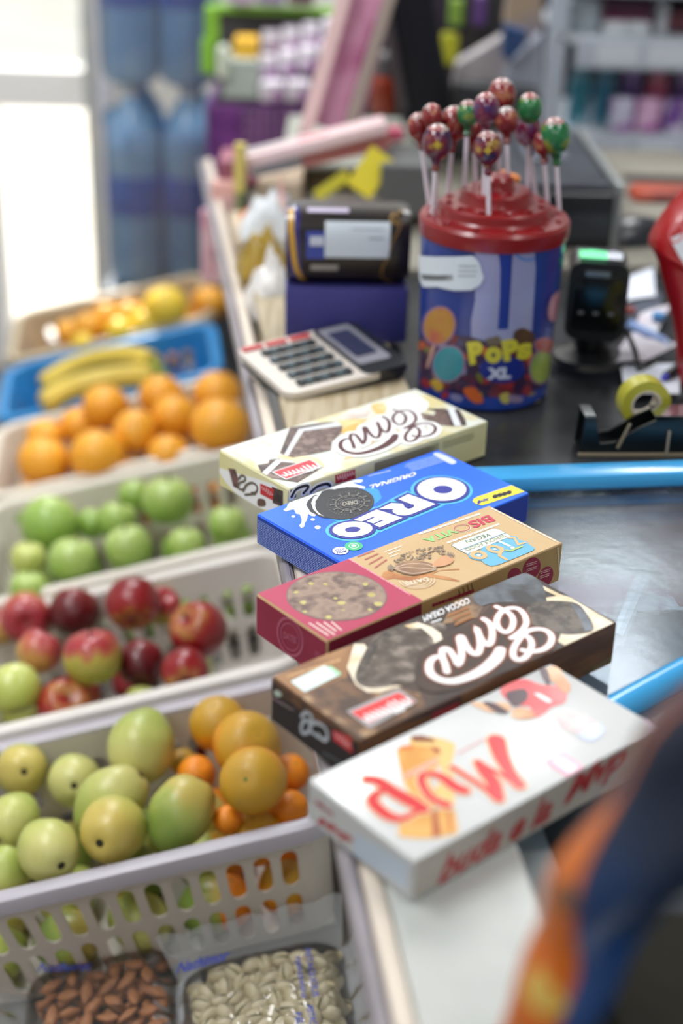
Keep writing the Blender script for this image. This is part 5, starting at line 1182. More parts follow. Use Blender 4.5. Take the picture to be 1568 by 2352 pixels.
capsule((1445, 745), (1528, 788), .006, M('7f9ace', .35), 'blue_pen', 'light blue pen lying on the papers', 'pen', M('a8bce4', .3))
b = MB(); P = onz((1512, 728), .02); b.lathe([(.001, 0), (.007, 0), (.007, .006), (.001, .007)], M('2f7fbe', .4), 16, Matrix.Translation((P.x, P.y, .018))); solo(b, 'bottle_cap', 'small blue cap on the leaflet', 'cap')
b = MB(); P = onz((1447, 715), .02); b.box((0, 0, .006), (.014, .01, .008), M('8c3a34', .5), Matrix.Translation((P.x, P.y+.008, .012)), bev=.002); solo(b, 'eraser', 'small dark red eraser beside the scanner', 'eraser')

# mouse
P = onz((1450, 545), .012); X = Matrix.Translation((P.x, P.y, .0082)) @ Matrix.Rotation(D(-70), 4, 'Z')
t = thing('computer_mouse', 'black computer mouse on the grey desk board', 'mouse', X)
b = MB(); b.lathe([(.034*math.cos(a_), .032*math.sin(a_)) for a_ in [math.pi/2*i/8 for i in range(9)]], M('1a1e28', .35, coat=.3), 28, X, sx=1., sy=1.75); b.build('mouse_shell', t, True)
b = MB(); b.box((0, -.036, .0285), (.004, .016, .006), M('30343e', .4), X, bev=.001); b.build('scroll_wheel', t)
# red bag
RB_ = M('b3141a', .28, coat=.6, c2='8c0f14', sc=7, bump=.5, bs=18, name='red_foil')
def quadsurf(C4, bulge, nu=16, nv=20, wr=.002): 
    n = (C4[1]-C4[0]).cross(C4[3]-C4[0]).normalized()
    if n.dot(CAM-C4[0]) < 0: n = -n
    return lambda s_: (lambda u, v: (C4[0]*(1-u)+C4[1]*u)*(1-v)+(C4[3]*(1-u)+C4[2]*u)*v+n*(s_*bulge*(max(0, math.sin(math.pi*u))**.6)*(max(0, math.sin(math.pi*v))**.6)+wr*math.sin(u*19+v*7)*math.sin(v*23)))
dp = 1.42
C4 = [atd((1585, 905), dp-.02), atd((1760, 860), dp+.02), atd((1700, 380), dp+.12), atd((1490, 545), dp+.06)]
C4[0].z = C4[1].z = .011; 
t = thing('red_snack_bag', 'shiny red snack bag with a white label, at the right frame edge', 'bag', C4[0])
poly6 = [(1490, 540), (1568, 435), (1700, 340), (1760, 600), (1720, 880), (1575, 900), (1545, 740), (1510, 600)]
base_o = onz((1580, 880), .011); nrm = (CAM-base_o).normalized(); nrm.z = .25; nrm.normalize(); PL = Plane(base_o, Vector((nrm.y, -nrm.x, 0)), nrm.cross(Vector((nrm.y, -nrm.x, 0))))
pp = [PL.par(p) for p in poly6]; cxx = sum(p[0] for p in pp)/8; cyy = sum(p[1] for p in pp)/8
b = MB()
for sg in (1, -1):
    vs = [PL.pos(cxx, cyy, .022*sg)]; fs = []
    NR = 6
    ring_ = smoothc([tuple(p) for p in pp], True, 4); L = len(ring_)
    for k in range(1, NR+1):
        f_ = k/NR
        for i, q in enumerate(ring_): vs.append(PL.pos(cxx+(q[0]-cxx)*f_, cyy+(q[1]-cyy)*f_, sg*.022*math.sqrt(max(0, 1-f_**2.2))+.0022*math.sin(i*1.1)*f_*(1-f_)*3))
    fs += [[0, 1+i, 1+(i+1) % L] for i in range(L)]
    for k in range(NR-1): fs += [[1+k*L+i, 1+k*L+(i+1) % L, 1+(k+1)*L+(i+1) % L, 1+(k+1)*L+i] for i in range(L)]
    b.add(vs, fs, RB_)
b.build('pouch', t, True)
PL.o = PL.o+PL.n*.0225; a = Art(PL); a.poly(M('d5d8de', .4), [(1538, 548), (1600, 520), (1640, 640), (1585, 625), (1560, 590)], 1); a.stroke(M('d06a70', .4), ellp((1553, 535), 15, 22, 20), .002, 1, closed=True); a.build('white_label', t, 'white label panel with a pale ring above')

# black cash drawer / terminal behind the tub
P = cp(.40, .93, .0085)
X = Matrix.Translation(P) @ Matrix.Rotation(CA+D(0), 4, 'Z')
kb = [onz(p, .075) for p in ((1190, 455), (1415, 440), (1290, 300), (1080, 330))]
yk = 1.86
A, B = ony((1150, 440), yk), ony((1418, 440), yk)
Xk = Matrix.Translation(((A.x+B.x)/2, yk+.16, .0085)) @ Matrix.Rotation(D(2), 4, 'Z'); wk = B.x-A.x; hk = A.z
t = thing('cash_terminal', 'black cash terminal with a silver edge behind the lollipop tub', 'till', Xk)
b = MB(); b.box((0, 0, hk/2-.004), (wk, .32, hk-.008), M('17191d', .4), Xk, bev=.004); b.box((0, -.1605, hk*.38), (wk*.86, .002, hk*.4), M('2b2f34', .3), Xk); b.build('housing', t)
b = MB(); b.box((-.006, 0, hk-.003), (wk-.012, .30, .004), M('3a3e48', .35, c2='2c2f38', sc=22), Xk); b.build('touch_panel', t)
b = MB(); b.box((wk/2-.003, 0, hk), (.009, .325, .012), M('a9adae', .35, .6), Xk, bev=.002); b.box((wk/2-.003, -.16, hk/2), (.009, .008, hk), M('8e9292', .35, .6), Xk, bev=.002); b.build('silver_edge', t)
b = MB(); b.box((-.02, .02, hk+.0008), (.02, .1, .001), M('5b606c', .4), Xk); b.box((.02, .03, hk+.0008), (.02, .1, .001), M('5b606c', .4), Xk); b.build('key_rows', t)
b = MB(); P = onz((1395, 500), .015); b.box((0, 0, 0), (.03, .012, .008), M('a09270', .6), Matrix.Translation((P.x, P.y, .013)) @ Matrix.Rotation(.4, 4, 'Z'), bev=.002); solo(b, 'wooden_scrap', 'small tan scrap lying in front of the cash terminal', 'scrap')

# ================================================================== NUT BAGS ON THE SLOPED TABLE
def nutmesh(kind):
    b = MB()
    if kind == 'almond':
        pr = [(math.sin(math.pi*i/10)**.8*(1-.28*(i/10)), -1+2*i/10) for i in range(11)]
        b.lathe([(max(r, .02), z) for r, z in pr], M('b0764a', .6, c2='925c38', sc=90, stretch=(1, 1, .25), name='almond_skin'), 12)
        b.v = [Vector((v.x*.0070, v.y*.0045, v.z*.0128)) for v in b.v]
    else:
        SHL = M('c9bea0', .5, c2='b8ab88', sc=60, name='pistachio_shell')
        for sg in (1, -1):
            vs = []; fs = []; 
            for i in range(9):
                th = math.pi*i/8
                for k in range(7):
                    q = -math.pi/2+math.pi*k/6
                    v = Vector((math.sin(th)*math.cos(q)*.0062, math.sin(th)*math.sin(q)*.0066, -math.cos(th)*.0098*(1+.08*math.cos(th))))
                    v = Matrix.Rotation(sg*.0, 3, 'Y') @ v
                    v.x = v.x*sg; v.x += sg*max(0, (v.z+.010))*.06; vs.append(v)
            for i in range(8):
                for k in range(6): fs.append([i*7+k, i*7+k+1, (i+1)*7+k+1, (i+1)*7+k])
            b.add(vs, fs, SHL)
        b.lathe([(.0040*math.sin(math.pi*i/6)+.0001, -.0080*math.cos(math.pi*i/6)) for i in range(7)], M('8c9048', .6), 8)
    return b
def corners_on_table(ps, w): return [onp(p, tp(0, 0, w), tn) for p in ps]
def t2(P): q = TM.inverted() @ P; return q.x, q.y
FILM = film('bag_film', gloss=.02, rough=.07, milk=.03, bump=.45, bs=26., ior=1.22)
EDGE = film('bag_seal', gloss=.04, rough=.25, milk=.28, bump=.5, bs=30., ior=1.2)
def nutbag(kind, uv0, uv1, n_layer, lab, group, nutlab, nm):
    (u0, v0), (u1, v1) = uv0, uv1; uc, vc = (u0+u1)/2, (v0+v1)/2; hu, hv = (u1-u0)/2, (v1-v0)/2; T = .034; w0 = -BH+.001
    pt_ = nutmesh(kind).build(kind, None, True); me = pt_.data; first = True
    cells = []
    step = .0135 if kind == 'pistachio' else .0185
    for lay in range(n_layer):
        sz = 1-.05*lay; nu = int(2*hu*sz/step); nv = int(2*hv*sz/(step*1.05))
        for i in range(nu):
            for j in range(nv):
                cells.append((uc+(-hu*sz+(i+.5+.5*(j % 2)*.6)*2*hu*sz/nu)+R_.uniform(-.002, .002), vc+(-hv*sz+(j+.5)*2*hv*sz/nv)+R_.uniform(-.002, .002), w0+.006+lay*.0075+R_.uniform(0, .003), lay))
    for (u, v, w, lay) in cells:
        eu = abs(u-uc)/hu; ev = abs(v-vc)/hv
        if lay and (eu**3+ev**3) > 1.0-.12*lay: continue
        o = pt_ if first else pt_.copy()
        if not first: COL.objects.link(o)
        first = False
        rz = R_.uniform(0, 6.28); tilt = R_.uniform(-.35, .35)
        sc_ = R_.uniform(.92, 1.1)*(1.12 if kind != 'almond' else 1)
        o.matrix_world = TM @ Matrix.Translation((u, v, w)) @ Matrix.Rotation(rz, 4, 'Z') @ Matrix.Rotation(math.pi/2+tilt, 4, 'X') @ Matrix.Rotation(R_.uniform(-.5, .5)+(1.57 if kind == 'almond' and R_.random() < .12 else 0), 4, 'Z') @ Matrix.Scale(sc_, 4)
        props(o, nutlab, kind, group)
    X = TM @ Matrix.Translation((uc, vc, w0))
    t = thing('nut_bag', lab, 'bag', X, group='clear bags of nuts')
    top = w0+.010+n_layer*.0075
    def f(u, v):
        a, c = (u-.5)*2, (v-.5)*2; eu = max(0, 1-abs(a)**5)**.5; ev = max(0, 1-abs(c)**5)**.5
        wr = .0016*noise.noise(Vector((a*6+uc*50, c*5, 0)))+.0011*noise.noise(Vector((a*15, c*13, 3)))
        return tp(uc+a*(hu+.007), vc+c*(hv+.007), w0+.001+(top-w0+.004)*eu*ev+wr*(.3+eu*ev))
    b = MB(); b.grid(f, 46, 46, FILM); b.build('clear_film', t, True, ang=80)
    def edge(side):
        def g(u, v):
            a = (u-.5)*2; d_ = v*.026; k = .004*math.sin(a*14+side)*v+.0035*noise.noise(Vector((a*5, v*2, side*4)))
            x, y = {0: (a*(hu+.008+d_*.5), -(hv+.006+d_)), 1: (hu+.006+d_, a*(hv+.008+d_*.3)), 2: (a*(hu+.008+d_*.5), hv+.006+d_), 3: (-(hu+.006+d_), a*(hv+.008+d_*.3))}[side]
            lift = {2: .045*v, 1: .012*v, 3: .016*v, 0: .0}[side]
            return tp(uc+x, vc+y*(1 if side != 2 else 1-.0*v), w0+.003+lift+k*.6)
        return g
    for s_ in ((2, 1, 3, 0) if kind == 'pistachio' else (3, 1)): b = MB(); b.grid(edge(s_), 24, 6, EDGE); b.build('sealed_edge', t, True, ang=80)
    return t, f, top
ua0, va1 = t2(onp((62, 2222), tp(0, 0, -BH+.036), tn)); ua1, _ = t2(onp((372, 2215), tp(0, 0, -BH+.036), tn))
ub0, vb1 = t2(onp((412, 2190), tp(0, 0, -BH+.045), tn)); ub1, vb2 = t2(onp((752, 2140), tp(0, 0, -BH+.045), tn))
ta, fa, topa = nutbag('almond', (ua0, va1-.135), (ua1, va1), 3, 'clear bag of brown almonds, at the left in front of the pear basket', 'almonds in the left bag', 'brown almond inside the clear bag at the left', 'a')
tb, fb, topb = nutbag('pistachio', (ub0, vb1-.135), (ub1, (vb1+vb2)/2), 4, 'clear bag of pale pistachios with blue print, right of the almond bag', 'pistachios in the right bag', 'pale pistachio inside the clear bag at the right', 'b')
BI = M('2c3fa8', .45, name='blue_ink')
PB_ = Plane(tp(0, 0, topb+.007), tu, tv); PA_ = Plane(tp(0, 0, topa+.007), tu, tv)
H1 = crop(3.267, 380, 2060); H0 = crop(3.92, 0, 2130)
a = Art(PB_)
a.text(BI, 'PISTACIUCIUS', H1(1040, 392)[0], H1(1105, 750)[0], H1(1088, 388)[0], 1, .02); a.text(BI, 'PJERENISNI', H1(962, 455)[0], H1(1010, 758)[0], H1(1008, 450)[0], 1, .02)
a.text(BI, 'PISTAC', H1(1050, 820)[0], H1(1085, 960)[0], H1(1105, 815)[0], 1, .02); a.text(BI, 'P:EL', H1(962, 870)[0], H1(985, 960)[0], H1(1018, 865)[0], 1, .02)
a.build('blue_print', tb, 'blue lettering on the clear film'); a = Art(PB_); a.text(BI, 'Nathimor', H1(80, 580)[0], H1(480, 470)[0], H1(85, 500)[0], 1, .02, .4); a.build('brand_lettering', tb, 'slanted blue word')
a = Art(PA_); a.text(BI, 'Nathurat', H0(330, 405)[0], H0(830, 385)[0], H0(335, 325)[0], 1, .02, .4); a.build('blue_print', ta, 'blue lettering on the clear film')
# lower bag just entering at the bottom right
# ================================================================== ORANGE AND BLUE SNACK BAG, FOREGROUND
dC = [((1095, 2735), .66, .012), ((1165, 2520), .62, .012), ((1240, 2352), .59, .0125), ((1322, 2200), .575, .018), ((1372, 2080), .565, .021), ((1470, 1950), .55, .024), ((1600, 1800), .54, .027), ((1715, 1640), .53, .030), ((1800, 1500), .52, .030)]
cen = [atd(p, d_) for p, d_, w_ in dC]; wid = [w_ for p, d_, w_ in dC]
low = cen[0]
cen = smooth3(cen, 4); N_ = len(cen)-1
wx = (RT*1.0+FW*.25).normalized()
def bagp(u, q):
    f_ = u*N_; i = min(int(f_), N_-1); P = cen[i].lerp(cen[i+1], f_-i); T_ = (cen[i+1]-cen[i]).normalized(); X_ = (wx-T_*wx.dot(T_)).normalized(); n_ = X_.cross(T_)
    g = u*8; k = min(int(g), 7); w_ = wid[k]+(wid[k+1]-wid[k])*(g-k); pin = min(1, .25+min(u, 1-u)*6)
    w_ *= 1+.10*math.sin(u*26)+.06*math.sin(u*11+1)
    return P+X_*(w_*math.cos(q))+n_*(.020*pin*math.sin(q)*(1+.15*math.sin(u*17+q*2)))
SB = dict(r=.35, coat=.3, bump=.3, bs=30)
t = thing('snack_bag', 'large crinkled blue snack bag with an orange side, blurred in the right foreground', 'bag', bagp(0, 0))
NVB = M('173f78', c2='141d33', c3='1b2c48', sc=9, det=1, lo=.42, hi=.6, name='navy_foil', **SB); ORB = M('c86418', c2='a8521c', c3='d0702c', sc=9, lo=.35, hi=.65, name='orange_foil', **SB)
qa = lambda u: math.pi*(1-max(.015, .36-1.2*max(0, u-.40)))
b = MB(); b.grid(lambda u, v: bagp(u, qa(u)-(2*qa(u))*v), 54, 26, NVB); b.build('blue_foil', t, True, ang=80)
b = MB(); b.grid(lambda u, v: bagp(u, qa(u)+(2*math.pi-2*qa(u))*v), 54, 16, ORB); b.build('orange_foil', t, True, ang=80).__setitem__('label', 'orange foil side of the bag')
for (uu, q, rr_, col_) in ((.345, .78, .009, 'c2a63a'), (.345, .78, .006, 'b8902c'), (.55, .86, .006, '5a3a1e')):
    c_ = min(bagp(uu, math.pi*q), bagp(uu, -math.pi*q), key=depth); n_ = (CAM-c_).normalized(); X_ = n_.orthogonal().normalized(); Y_ = n_.cross(X_); off = .0015 if rr_ < .007 else .0008
    b = MB(); b.add([c_+n_*(off+.001)]+[c_+n_*(off)+(X_*math.cos(k*.4488)+Y_*math.sin(k*.4488))*rr_ for k in range(14)], [[0, 1+k, 1+(k+1) % 14] for k in range(14)], M(col_, .4)); b.build('printed_crisp', t)
# stand the bag on something: a dark crate beside the freezer end
b = MB(); b.box((.36, -.76, -.012), (.47, .44, .02), M('1d1c18', .95, spec=.1, c2='282722', sc=6), CM, bev=.004); b.box((.36, -.76, -.48), (.45, .42, .92), M('1d1c18', .9), CM)
solo(b, 'side_stand', 'dark stand at the near end of the freezer, under the snack bag', 'stand')

# ================================================================== BEHIND THE BASKETS AND THE TILL
def rectpx(x0, y0, x1, y1, Y, th, m, b, bev=.003, zmin=None):
    A = ony((x0, y1), Y); B = ony((x1, y1), Y); C = ony(((x0+x1)/2, y0), Y)
    z0_, z1_ = (A.z+B.z)/2, C.z
    if zmin is not None: z0_ = max(z0_, zmin)
    b.box(((A.x+B.x)/2, Y+th/2, (z0_+z1_)/2), (B.x-A.x, th, z1_-z0_), m, bev=bev)
    return ((A.x+B.x)/2, Y, z0_)
# ---- large water bottles in shrink film, two stacked packs
CL = film('bottle_plastic', tint=(.62, .80, .93), gloss=.08, rough=.12, milk=.16, bump=.3, bs=20)
WATER = M('6595c6', .25, coat=.3, c2='84accf', sc=9, name='blue_pet'); LB = M('1c47a8', .4, c2='2461c8', sc=10, name='blue_label'); CAPW = M('c3d0dc', .4)
YB = 2.86
def bottle(X, h, r, label, group='water bottles by the door', lab2='2350a8'):
    t = thing('water_bottle', label, 'bottle', X, group=group)
    b = MB(); pr = [(.001, .002), (r*.8, 0), (r, .012)]+[(r*(1-.03*(i % 2)), .012+i*h*.078) for i in range(1, 9)]+[(r*.98, h*.74), (r*.8, h*.83), (r*.45, h*.90), (r*.3, h*.93), (r*.3, h*.955), (.002, h*.957)]
    b.lathe(pr, WATER, 24, X); b.build('bottle_body', t, True, ang=60)
    b = MB(); b.lathe([(r*1.005, h*.36), (r*1.01, h*.36), (r*1.01, h*.56), (r*1.005, h*.56)], LB, 24, X); b.build('label_band', t, True)
    b = MB(); b.lathe([(.002, h*.94), (r*.36, h*.94), (r*.36, h), (.002, h)], CAPW, 18, X); b.build('cap', t, True)
    return t
zlow = ony((370, 660), YB).z; ztop_ = ony((370, 205), YB).z; h1 = ztop_-zlow
xl = ony((300, 400), YB).x; xr = ony((430, 400), YB).x; rB = (xr-xl)/2*.98
names = ['front left', 'front right']
for lev, (zz, nm_) in enumerate(((zlow, 'lower'), (ztop_+.004, 'upper'))):
    for row in range(2):
        for i in range(2):
            bottle(Matrix.Translation((xl+(xr-xl)*i, YB+rB+row*rB*2.03, zz)), h1, rB, f"big blue water bottle, {['left', 'right'][i]} one in the {['front', 'back'][row]} row of the {nm_} pack")
b = MB(); WX = (xl+xr)/2
b.box((WX, YB+rB*2.02, zlow-.03), (rB*4.4, rB*4.4, .05), M('8a94a0', .6), bev=.004); b.box((WX, YB+rB*2.02, (zlow-.055+ZF)/2), (rB*4.0, rB*4.0, zlow-.055-ZF), M('7b8894', .6), bev=.004)
solo(b, 'pallet_box', 'grey box carrying the stacked water bottles', 'box')
# shrink film round the packs
SF = film('shrink_film', gloss=.02, rough=.25, milk=.08, bump=.5, bs=9)
for nm_, z_ in (('lower', zlow), ('upper', ztop_+.004)):
    b = MB(); R0 = rB*2.12
    def sf(u, v): q = 2*math.pi*u; e_ = .45; return Vector((WX+R0*math.copysign(abs(math.cos(q))**e_, math.cos(q)), YB+rB*2.02+R0*math.copysign(abs(math.sin(q))**e_, math.sin(q)), z_+.01+v*h1*.80+.006*math.sin(u*40)))
    b.grid(sf, 56, 6, SF); solo(b, 'shrink_wrap', f'clear shrink wrap round the {nm_} pack of water bottles', 'film', 'shrink wraps', True)
# grey pole by the door
b = MB(); A = ony((258, 600), 3.3); b.box((A.x, 3.3, .2), (.035, .035, 2.3), M('c9c8d0', .4), bev=.004); solo(b, 'steel_post', 'pale grey upright post beside the glass door', 'post')
b = MB(); A = ony((228, 100), 3.45); b.box((A.x, 3.45, -.1), (.07, .05, 1.6), M('9da3a6', .5, c2='b9b4a6', sc=12), bev=.004); solo(b, 'display_rack', 'narrow grey rack behind the pale post', 'rack')

# ---- gum crate, purple basket, pink display carton
Yg = 2.55
t_ = None
b = MB(); rectpx(476, 240, 790, 570, Yg, .22, M('5d2a72', .45, c2='7a3a8a', sc=30, name='violet_mesh'), b, .008)
o = solo(b, 'purple_basket', 'purple plastic basket behind the desk, under the white packets', 'basket')
b = MB()
for i in range(11):
    for j in range(5): rectpx(560+i*19, 258+j*26, 571+i*19, 270+j*26, Yg-.002, .003, M('8f7788', .6), b, 0)
q = b.build('basket_holes', o, False, False); q.data.transform(Matrix.Translation(-o.location)); q['label'] = 'pale openings of the basket'
t = thing('green_tray', 'charcoal tray with bright green trim holding packets', 'tray', ony((620, 235), Yg))
b = MB(); rectpx(492, 32, 800, 232, Yg+.16, .01, M('4d4a50', .5), b); rectpx(492, 225, 800, 240, Yg, .18, M('4d4a50', .5), b); b.build('tray_body', t)
GT = M('8ac53c', .4, name='lime_trim'); b = MB(); rectpx(492, 18, 800, 34, Yg+.14, .03, GT, b); rectpx(470, 15, 500, 100, Yg+.0, .03, GT, b); rectpx(462, 92, 492, 170, Yg+.0, .03, GT, b); b.build('green_trim', t)
PK_ = [('dfe0e6', 'b48ab8')]
k_ = 0
for r_i, (x0, y0, n, st) in enumerate(((600, 75, 4, 46), (592, 130, 4, 46), (596, 190, 3, 60))):
    for i in range(n):
        b = MB(); yy = y0-(i*9 if r_i < 2 else -0); Yp = Yg-.01+.05*(2-r_i)
        rectpx(x0+i*st, yy, x0+i*st+st-6, yy+(52 if r_i < 2 else 45), Yp, .045, M('e6e2ea', .4, c2='b58cb8', sc=28, lo=.48, hi=.6, name='packet_print'), b)
        solo(b, 'gum_packet', f"white and lilac packet, {['first', 'second', 'third', 'fourth'][i]} from the left in the {['top', 'middle', 'bottom'][r_i]} row of the green tray", 'packet', 'white and lilac packets in the green tray')
b = MB(); rectpx(536, 92, 590, 138, Yg+.02, .06, M('eebb3c', .4), b); solo(b, 'yellow_box', 'small yellow box in the green tray', 'box')
b = MB(); rectpx(512, 138, 592, 226, Yg-.0, .08, M('b9c4bb', .5, c2='a9b5ae', sc=20, stretch=(1, 1, 14)), b); solo(b, 'card_stack', 'stack of pale green cartons left of the lilac packets', 'box')
b = MB(); rectpx(498, 112, 520, 180, Yg-.02, .05, M('dde6d4', .5), b); solo(b, 'small_carton', 'pale mint carton at the left corner of the green tray', 'box')
for i in range(3):
    b = MB(); rectpx(520+i*70, -30, 580+i*70, 12, Yg+.1, .06, M(['b9a6c8', '8f7aa8', '5a2a48'][i], .4), b); solo(b, 'candy_box', ['lilac box above the green tray, left', 'violet box above the green tray, middle', 'dark plum box above the green tray, right'][i], 'box')
# pink display carton: standing slanted lid and tray
def slab(p0, p1, w_px, Y0, Y1, th, m, b):
    """board whose centre line runs between two pixels at given depths"""
    A, B = ony(p0, Y0), ony(p1, Y1); w_ = w_px*Y0/FPX/.95; d_ = (B-A); L = d_.length; d_.normalize(); s_ = d_.cross(Vector((0, 1, 0))).normalized(); n_ = s_.cross(d_)
    X_ = Matrix((s_, n_, d_)).transposed().to_4x4(); X_.translation = (A+B)/2
    b.box((0, 0, 0), (w_, th, L), m, X_, bev=.002); return X_, w_, L
t = thing('display_carton', 'pink display carton with its lid standing up, on the desk behind the biscuit roll', 'box', ony((740, 330), 2.0))
b = MB(); slab((770, 300), (865, -40), 95, 2.08, 2.16, .006, M('a8527e', .5, c2='c78aa8', sc=16, name='pink_print'), b); b.build('lid_board', t)
b = MB(); slab((700, 310), (800, -40), 30, 2.06, 2.14, .03, M('d9b8b8', .5), b); b.build('lid_edge', t)
b = MB(); slab((800, 300), (900, -20), 26, 2.05, 2.13, .02, M('8f8078', .5), b); b.build('lid_side', t)
b = MB(); slab((565, 365), (885, 285), 26, 1.98, 2.0, .05, M('e0c4c6', .5), b); slab((690, 352), (890, 305), 60, 1.985, 2.0, .02, M('c06a86', .5, c2='c47a72', sc=14), b); slab((570, 375), (690, 350), 60, 1.985, 1.99, .02, M('b3aeb0', .5), b); b.build('tray_front', t)
b = MB(); rectpx(500, 370, 600, 425, 2.1, .08, M('98586a', .5), b); solo(b, 'dusty_pink_box', 'dusty pink box left of the display carton', 'box')
b = MB(); A = ony((905, 308), 2.05); b.lathe([(.001, -.012), (.012, -.008), (.014, 0), (.012, .008), (.001, .012)], M('c85a74', .5), 16, Matrix.Translation(A)); solo(b, 'pink_toy', 'small round pink thing right of the display carton', 'toy')
# carton box & stick & cups on desk
b = MB(); rectpx(590, 425, 690, 510, 1.98, .16, M('c0ab92', .7), b, zmin=.001); solo(b, 'carton', 'beige carton behind the white carrier bag', 'carton')
b = MB(); rectpx(640, 392, 960, 505, 2.12, .3, M('857759', .7, c2='776b50', sc=5), b, zmin=.001); rectpx(640, 380, 960, 394, 2.1, .32, M('9a9c92', .6), b); solo(b, 'open_carton', 'wide brown-grey carton behind the biscuit roll', 'carton')
b = MB(); rectpx(870, 380, 990, 500, 1.93, .12, M('5a5c5c', .5), b, zmin=.001); solo(b, 'grey_case', 'dark grey case between the brown-grey carton and the tub', 'case')
b = MB(); b.tube([ony((548, 560), 1.94), ony((550, 440), 1.94)], .006, M('7c8456', .6), 8); b.tube([ony((550, 440), 1.94), ony((552, 330), 1.94)], .008, M('d0bf6a', .5), 8)
solo(b, 'yellow_marker', 'tall thin stick with a yellow top at the counter corner', 'stick', smooth=True)
for nm_, p0, p1, w_, c_ in (('price_tag', (822, 440), (880, 352), 62, 'e6d63a'), ('price_tag', (725, 452), (800, 400), 26, 'cfc63c')):
    b = MB(); slab(p0, p1, w_, 1.93, 1.95, .002, M(c_, .5), b); solo(b, nm_, 'large bright yellow tag leaning behind the biscuit roll' if w_ > 40 else 'narrow yellow-green tag left of the large yellow tag', 'tag')
# bag pile at the counter's left edge
packet(ony((612, 592), 1.80)-Vector((0, 0, .01)), .065, .05, .2, 'd9dee4', 'white crumpled packet at the counter edge, left of the biscuit roll', 'snack_packet', 'packets at the counter edge', 'eef2f4', .08)
packet(ony((640, 535), 1.9)-Vector((0, 0, .02)), .10, .06, .1, '9cc8ec', 'light blue packet behind the white crumpled packet', 'snack_packet', 'packets at the counter edge', 'd9ecf6', .06)
packet(ony((575, 560), 1.88)-Vector((0, 0, .02)), .05, .05, .2, 'e8844a', 'orange packet left of the white crumpled packet', 'snack_packet', 'packets at the counter edge', 'e8844a', .06)
packet(ony((603, 660), 1.72)-Vector((0, 0, .02)), .06, .05, .3, 'a5862c', 'mustard yellow packet under the white crumpled packet', 'snack_packet', 'packets at the counter edge', '8f7c30', .08)
packet(ony((645, 590), 1.86)-Vector((0, 0, .02)), .03, .04, .0, 'd9a8a0', 'narrow salmon packet touching the biscuit roll', 'snack_packet', 'packets at the counter edge', 'e0c0ba', .10)
packet(ony((625, 745), 1.66)-Vector((0, 0, .03)), .06, .08, .3, 'd8d5d2', 'crumpled white carrier bag left of the violet box', 'carrier_bag', None, 'e6e4e2', .10)
b = MB(); P = cp(.045, .70, .0165); b.box((0, 0, .0), (.05, .14, .03), M('bfae98', .7, c2='a8977f', sc=12), Matrix.Translation(P) @ Matrix.Rotation(CA, 4, 'Z'), bev=.003); solo(b, 'flat_carton', 'flat beige carton under the packets at the counter edge', 'carton')
for i, (p, s_, c_, l_) in enumerate((((497, 565), (.045, .11), 'd59cb4', 'pink hanging packet at the far counter corner, left'), ((522, 500), (.045, .11), 'eab4ac', 'salmon hanging packet at the far counter corner, right'), ((520, 555), (.045, .06), 'ecdfe8', 'white hanging packet between the pink ones'))):
    b = MB(); A = ony(p, 2.1); b.box(A, (s_[0], .02, s_[1]), M(c_, .4, c2='e6d0d8', sc=14), bev=.006); solo(b, 'hanging_packet', l_, 'packet', 'packets hanging at the far corner')
b = MB(); A = ony((480, 573), Yg); B = ony((800, 573), Yg); b.box(((A.x+B.x)/2, Yg+.12, (A.z-.004+ZF)/2), (B.x-A.x, .26, A.z-.004-ZF), M('66707c', .6), bev=.003); solo(b, 'grey_cabinet', 'blue-grey cabinet carrying the purple basket', 'cabinet')

# ---- monitor, bottle, folded sheets
t = thing('monitor', 'black till monitor seen from the side behind the lollipops', 'monitor', ony((960, 330), 2.35))
b = MB(); slab((985, 270), (920, -60), 110, 2.33, 2.30, .03, M('10131e', .4), b); b.build('screen_back', t)
b = MB(); slab((925, 250), (870, -60), 22, 2.30, 2.28, .02, M('4a4348', .4), b); b.build('bezel', t)
b = MB(); A = ony((960, 300), 2.36); b.box((A.x, 2.4, .05), (.05, .05, .2), M('17181c', .4), bev=.003); b.box((A.x, 2.38, .012), (.18, .14, .02), M('17181c', .4), bev=.003); b.build('monitor_stand', t)
A = ony((878, 255), 2.3); t = thing('amber_bottle', 'amber red bottle with a grey cap between the pink lid and the monitor', 'bottle', A)
b = MB(); b.lathe([(.001, 0), (.02, 0), (.021, .004), (.021, .045), (.012, .055), (.001, .056)], M('7c2408', .2, coat=.6), 20, Matrix.Translation(A)); b.build('bottle_body', t, True)
b = MB(); b.lathe([(.001, .055), (.013, .055), (.013, .08), (.001, .081)], M('4e4c50', .5), 16, Matrix.Translation(A)); b.build('cap', t, True)
b = MB(); rectpx(600, 130, 1240, 360, 2.62, .02, M('35322f', .7, c2='4a3f3c', sc=6), b); rectpx(960, -80, 1240, 130, 2.64, .02, M('5c5852', .7, c2='2c2a2e', sc=4, lo=.45, hi=.55), b); solo(b, 'back_board', 'dark board closing the till corner behind the monitor', 'board')
b = MB(); rectpx(780, -60, 1060, 120, 2.58, .02, M('3a2c44', .6, c2='241c2c', sc=10), b); solo(b, 'dark_rack', 'dark violet rack behind the monitor', 'rack')
for (x0, y0, x1, y1, c_, l_) in ((1012, 80, 1050, 150, 'b5b52c', 'yellow-green packet on the dark rack'), (1030, 0, 1062, 60, '7a9c3c', 'small green packet at the top of the dark rack'), (1085, -10, 1115, 60, '5a3a78', 'violet packet at the top of the dark rack')):
    b = MB(); rectpx(x0, y0, x1, y1, 2.52, .03, M(c_, .5), b); solo(b, 'snack_packet', l_, 'packet')
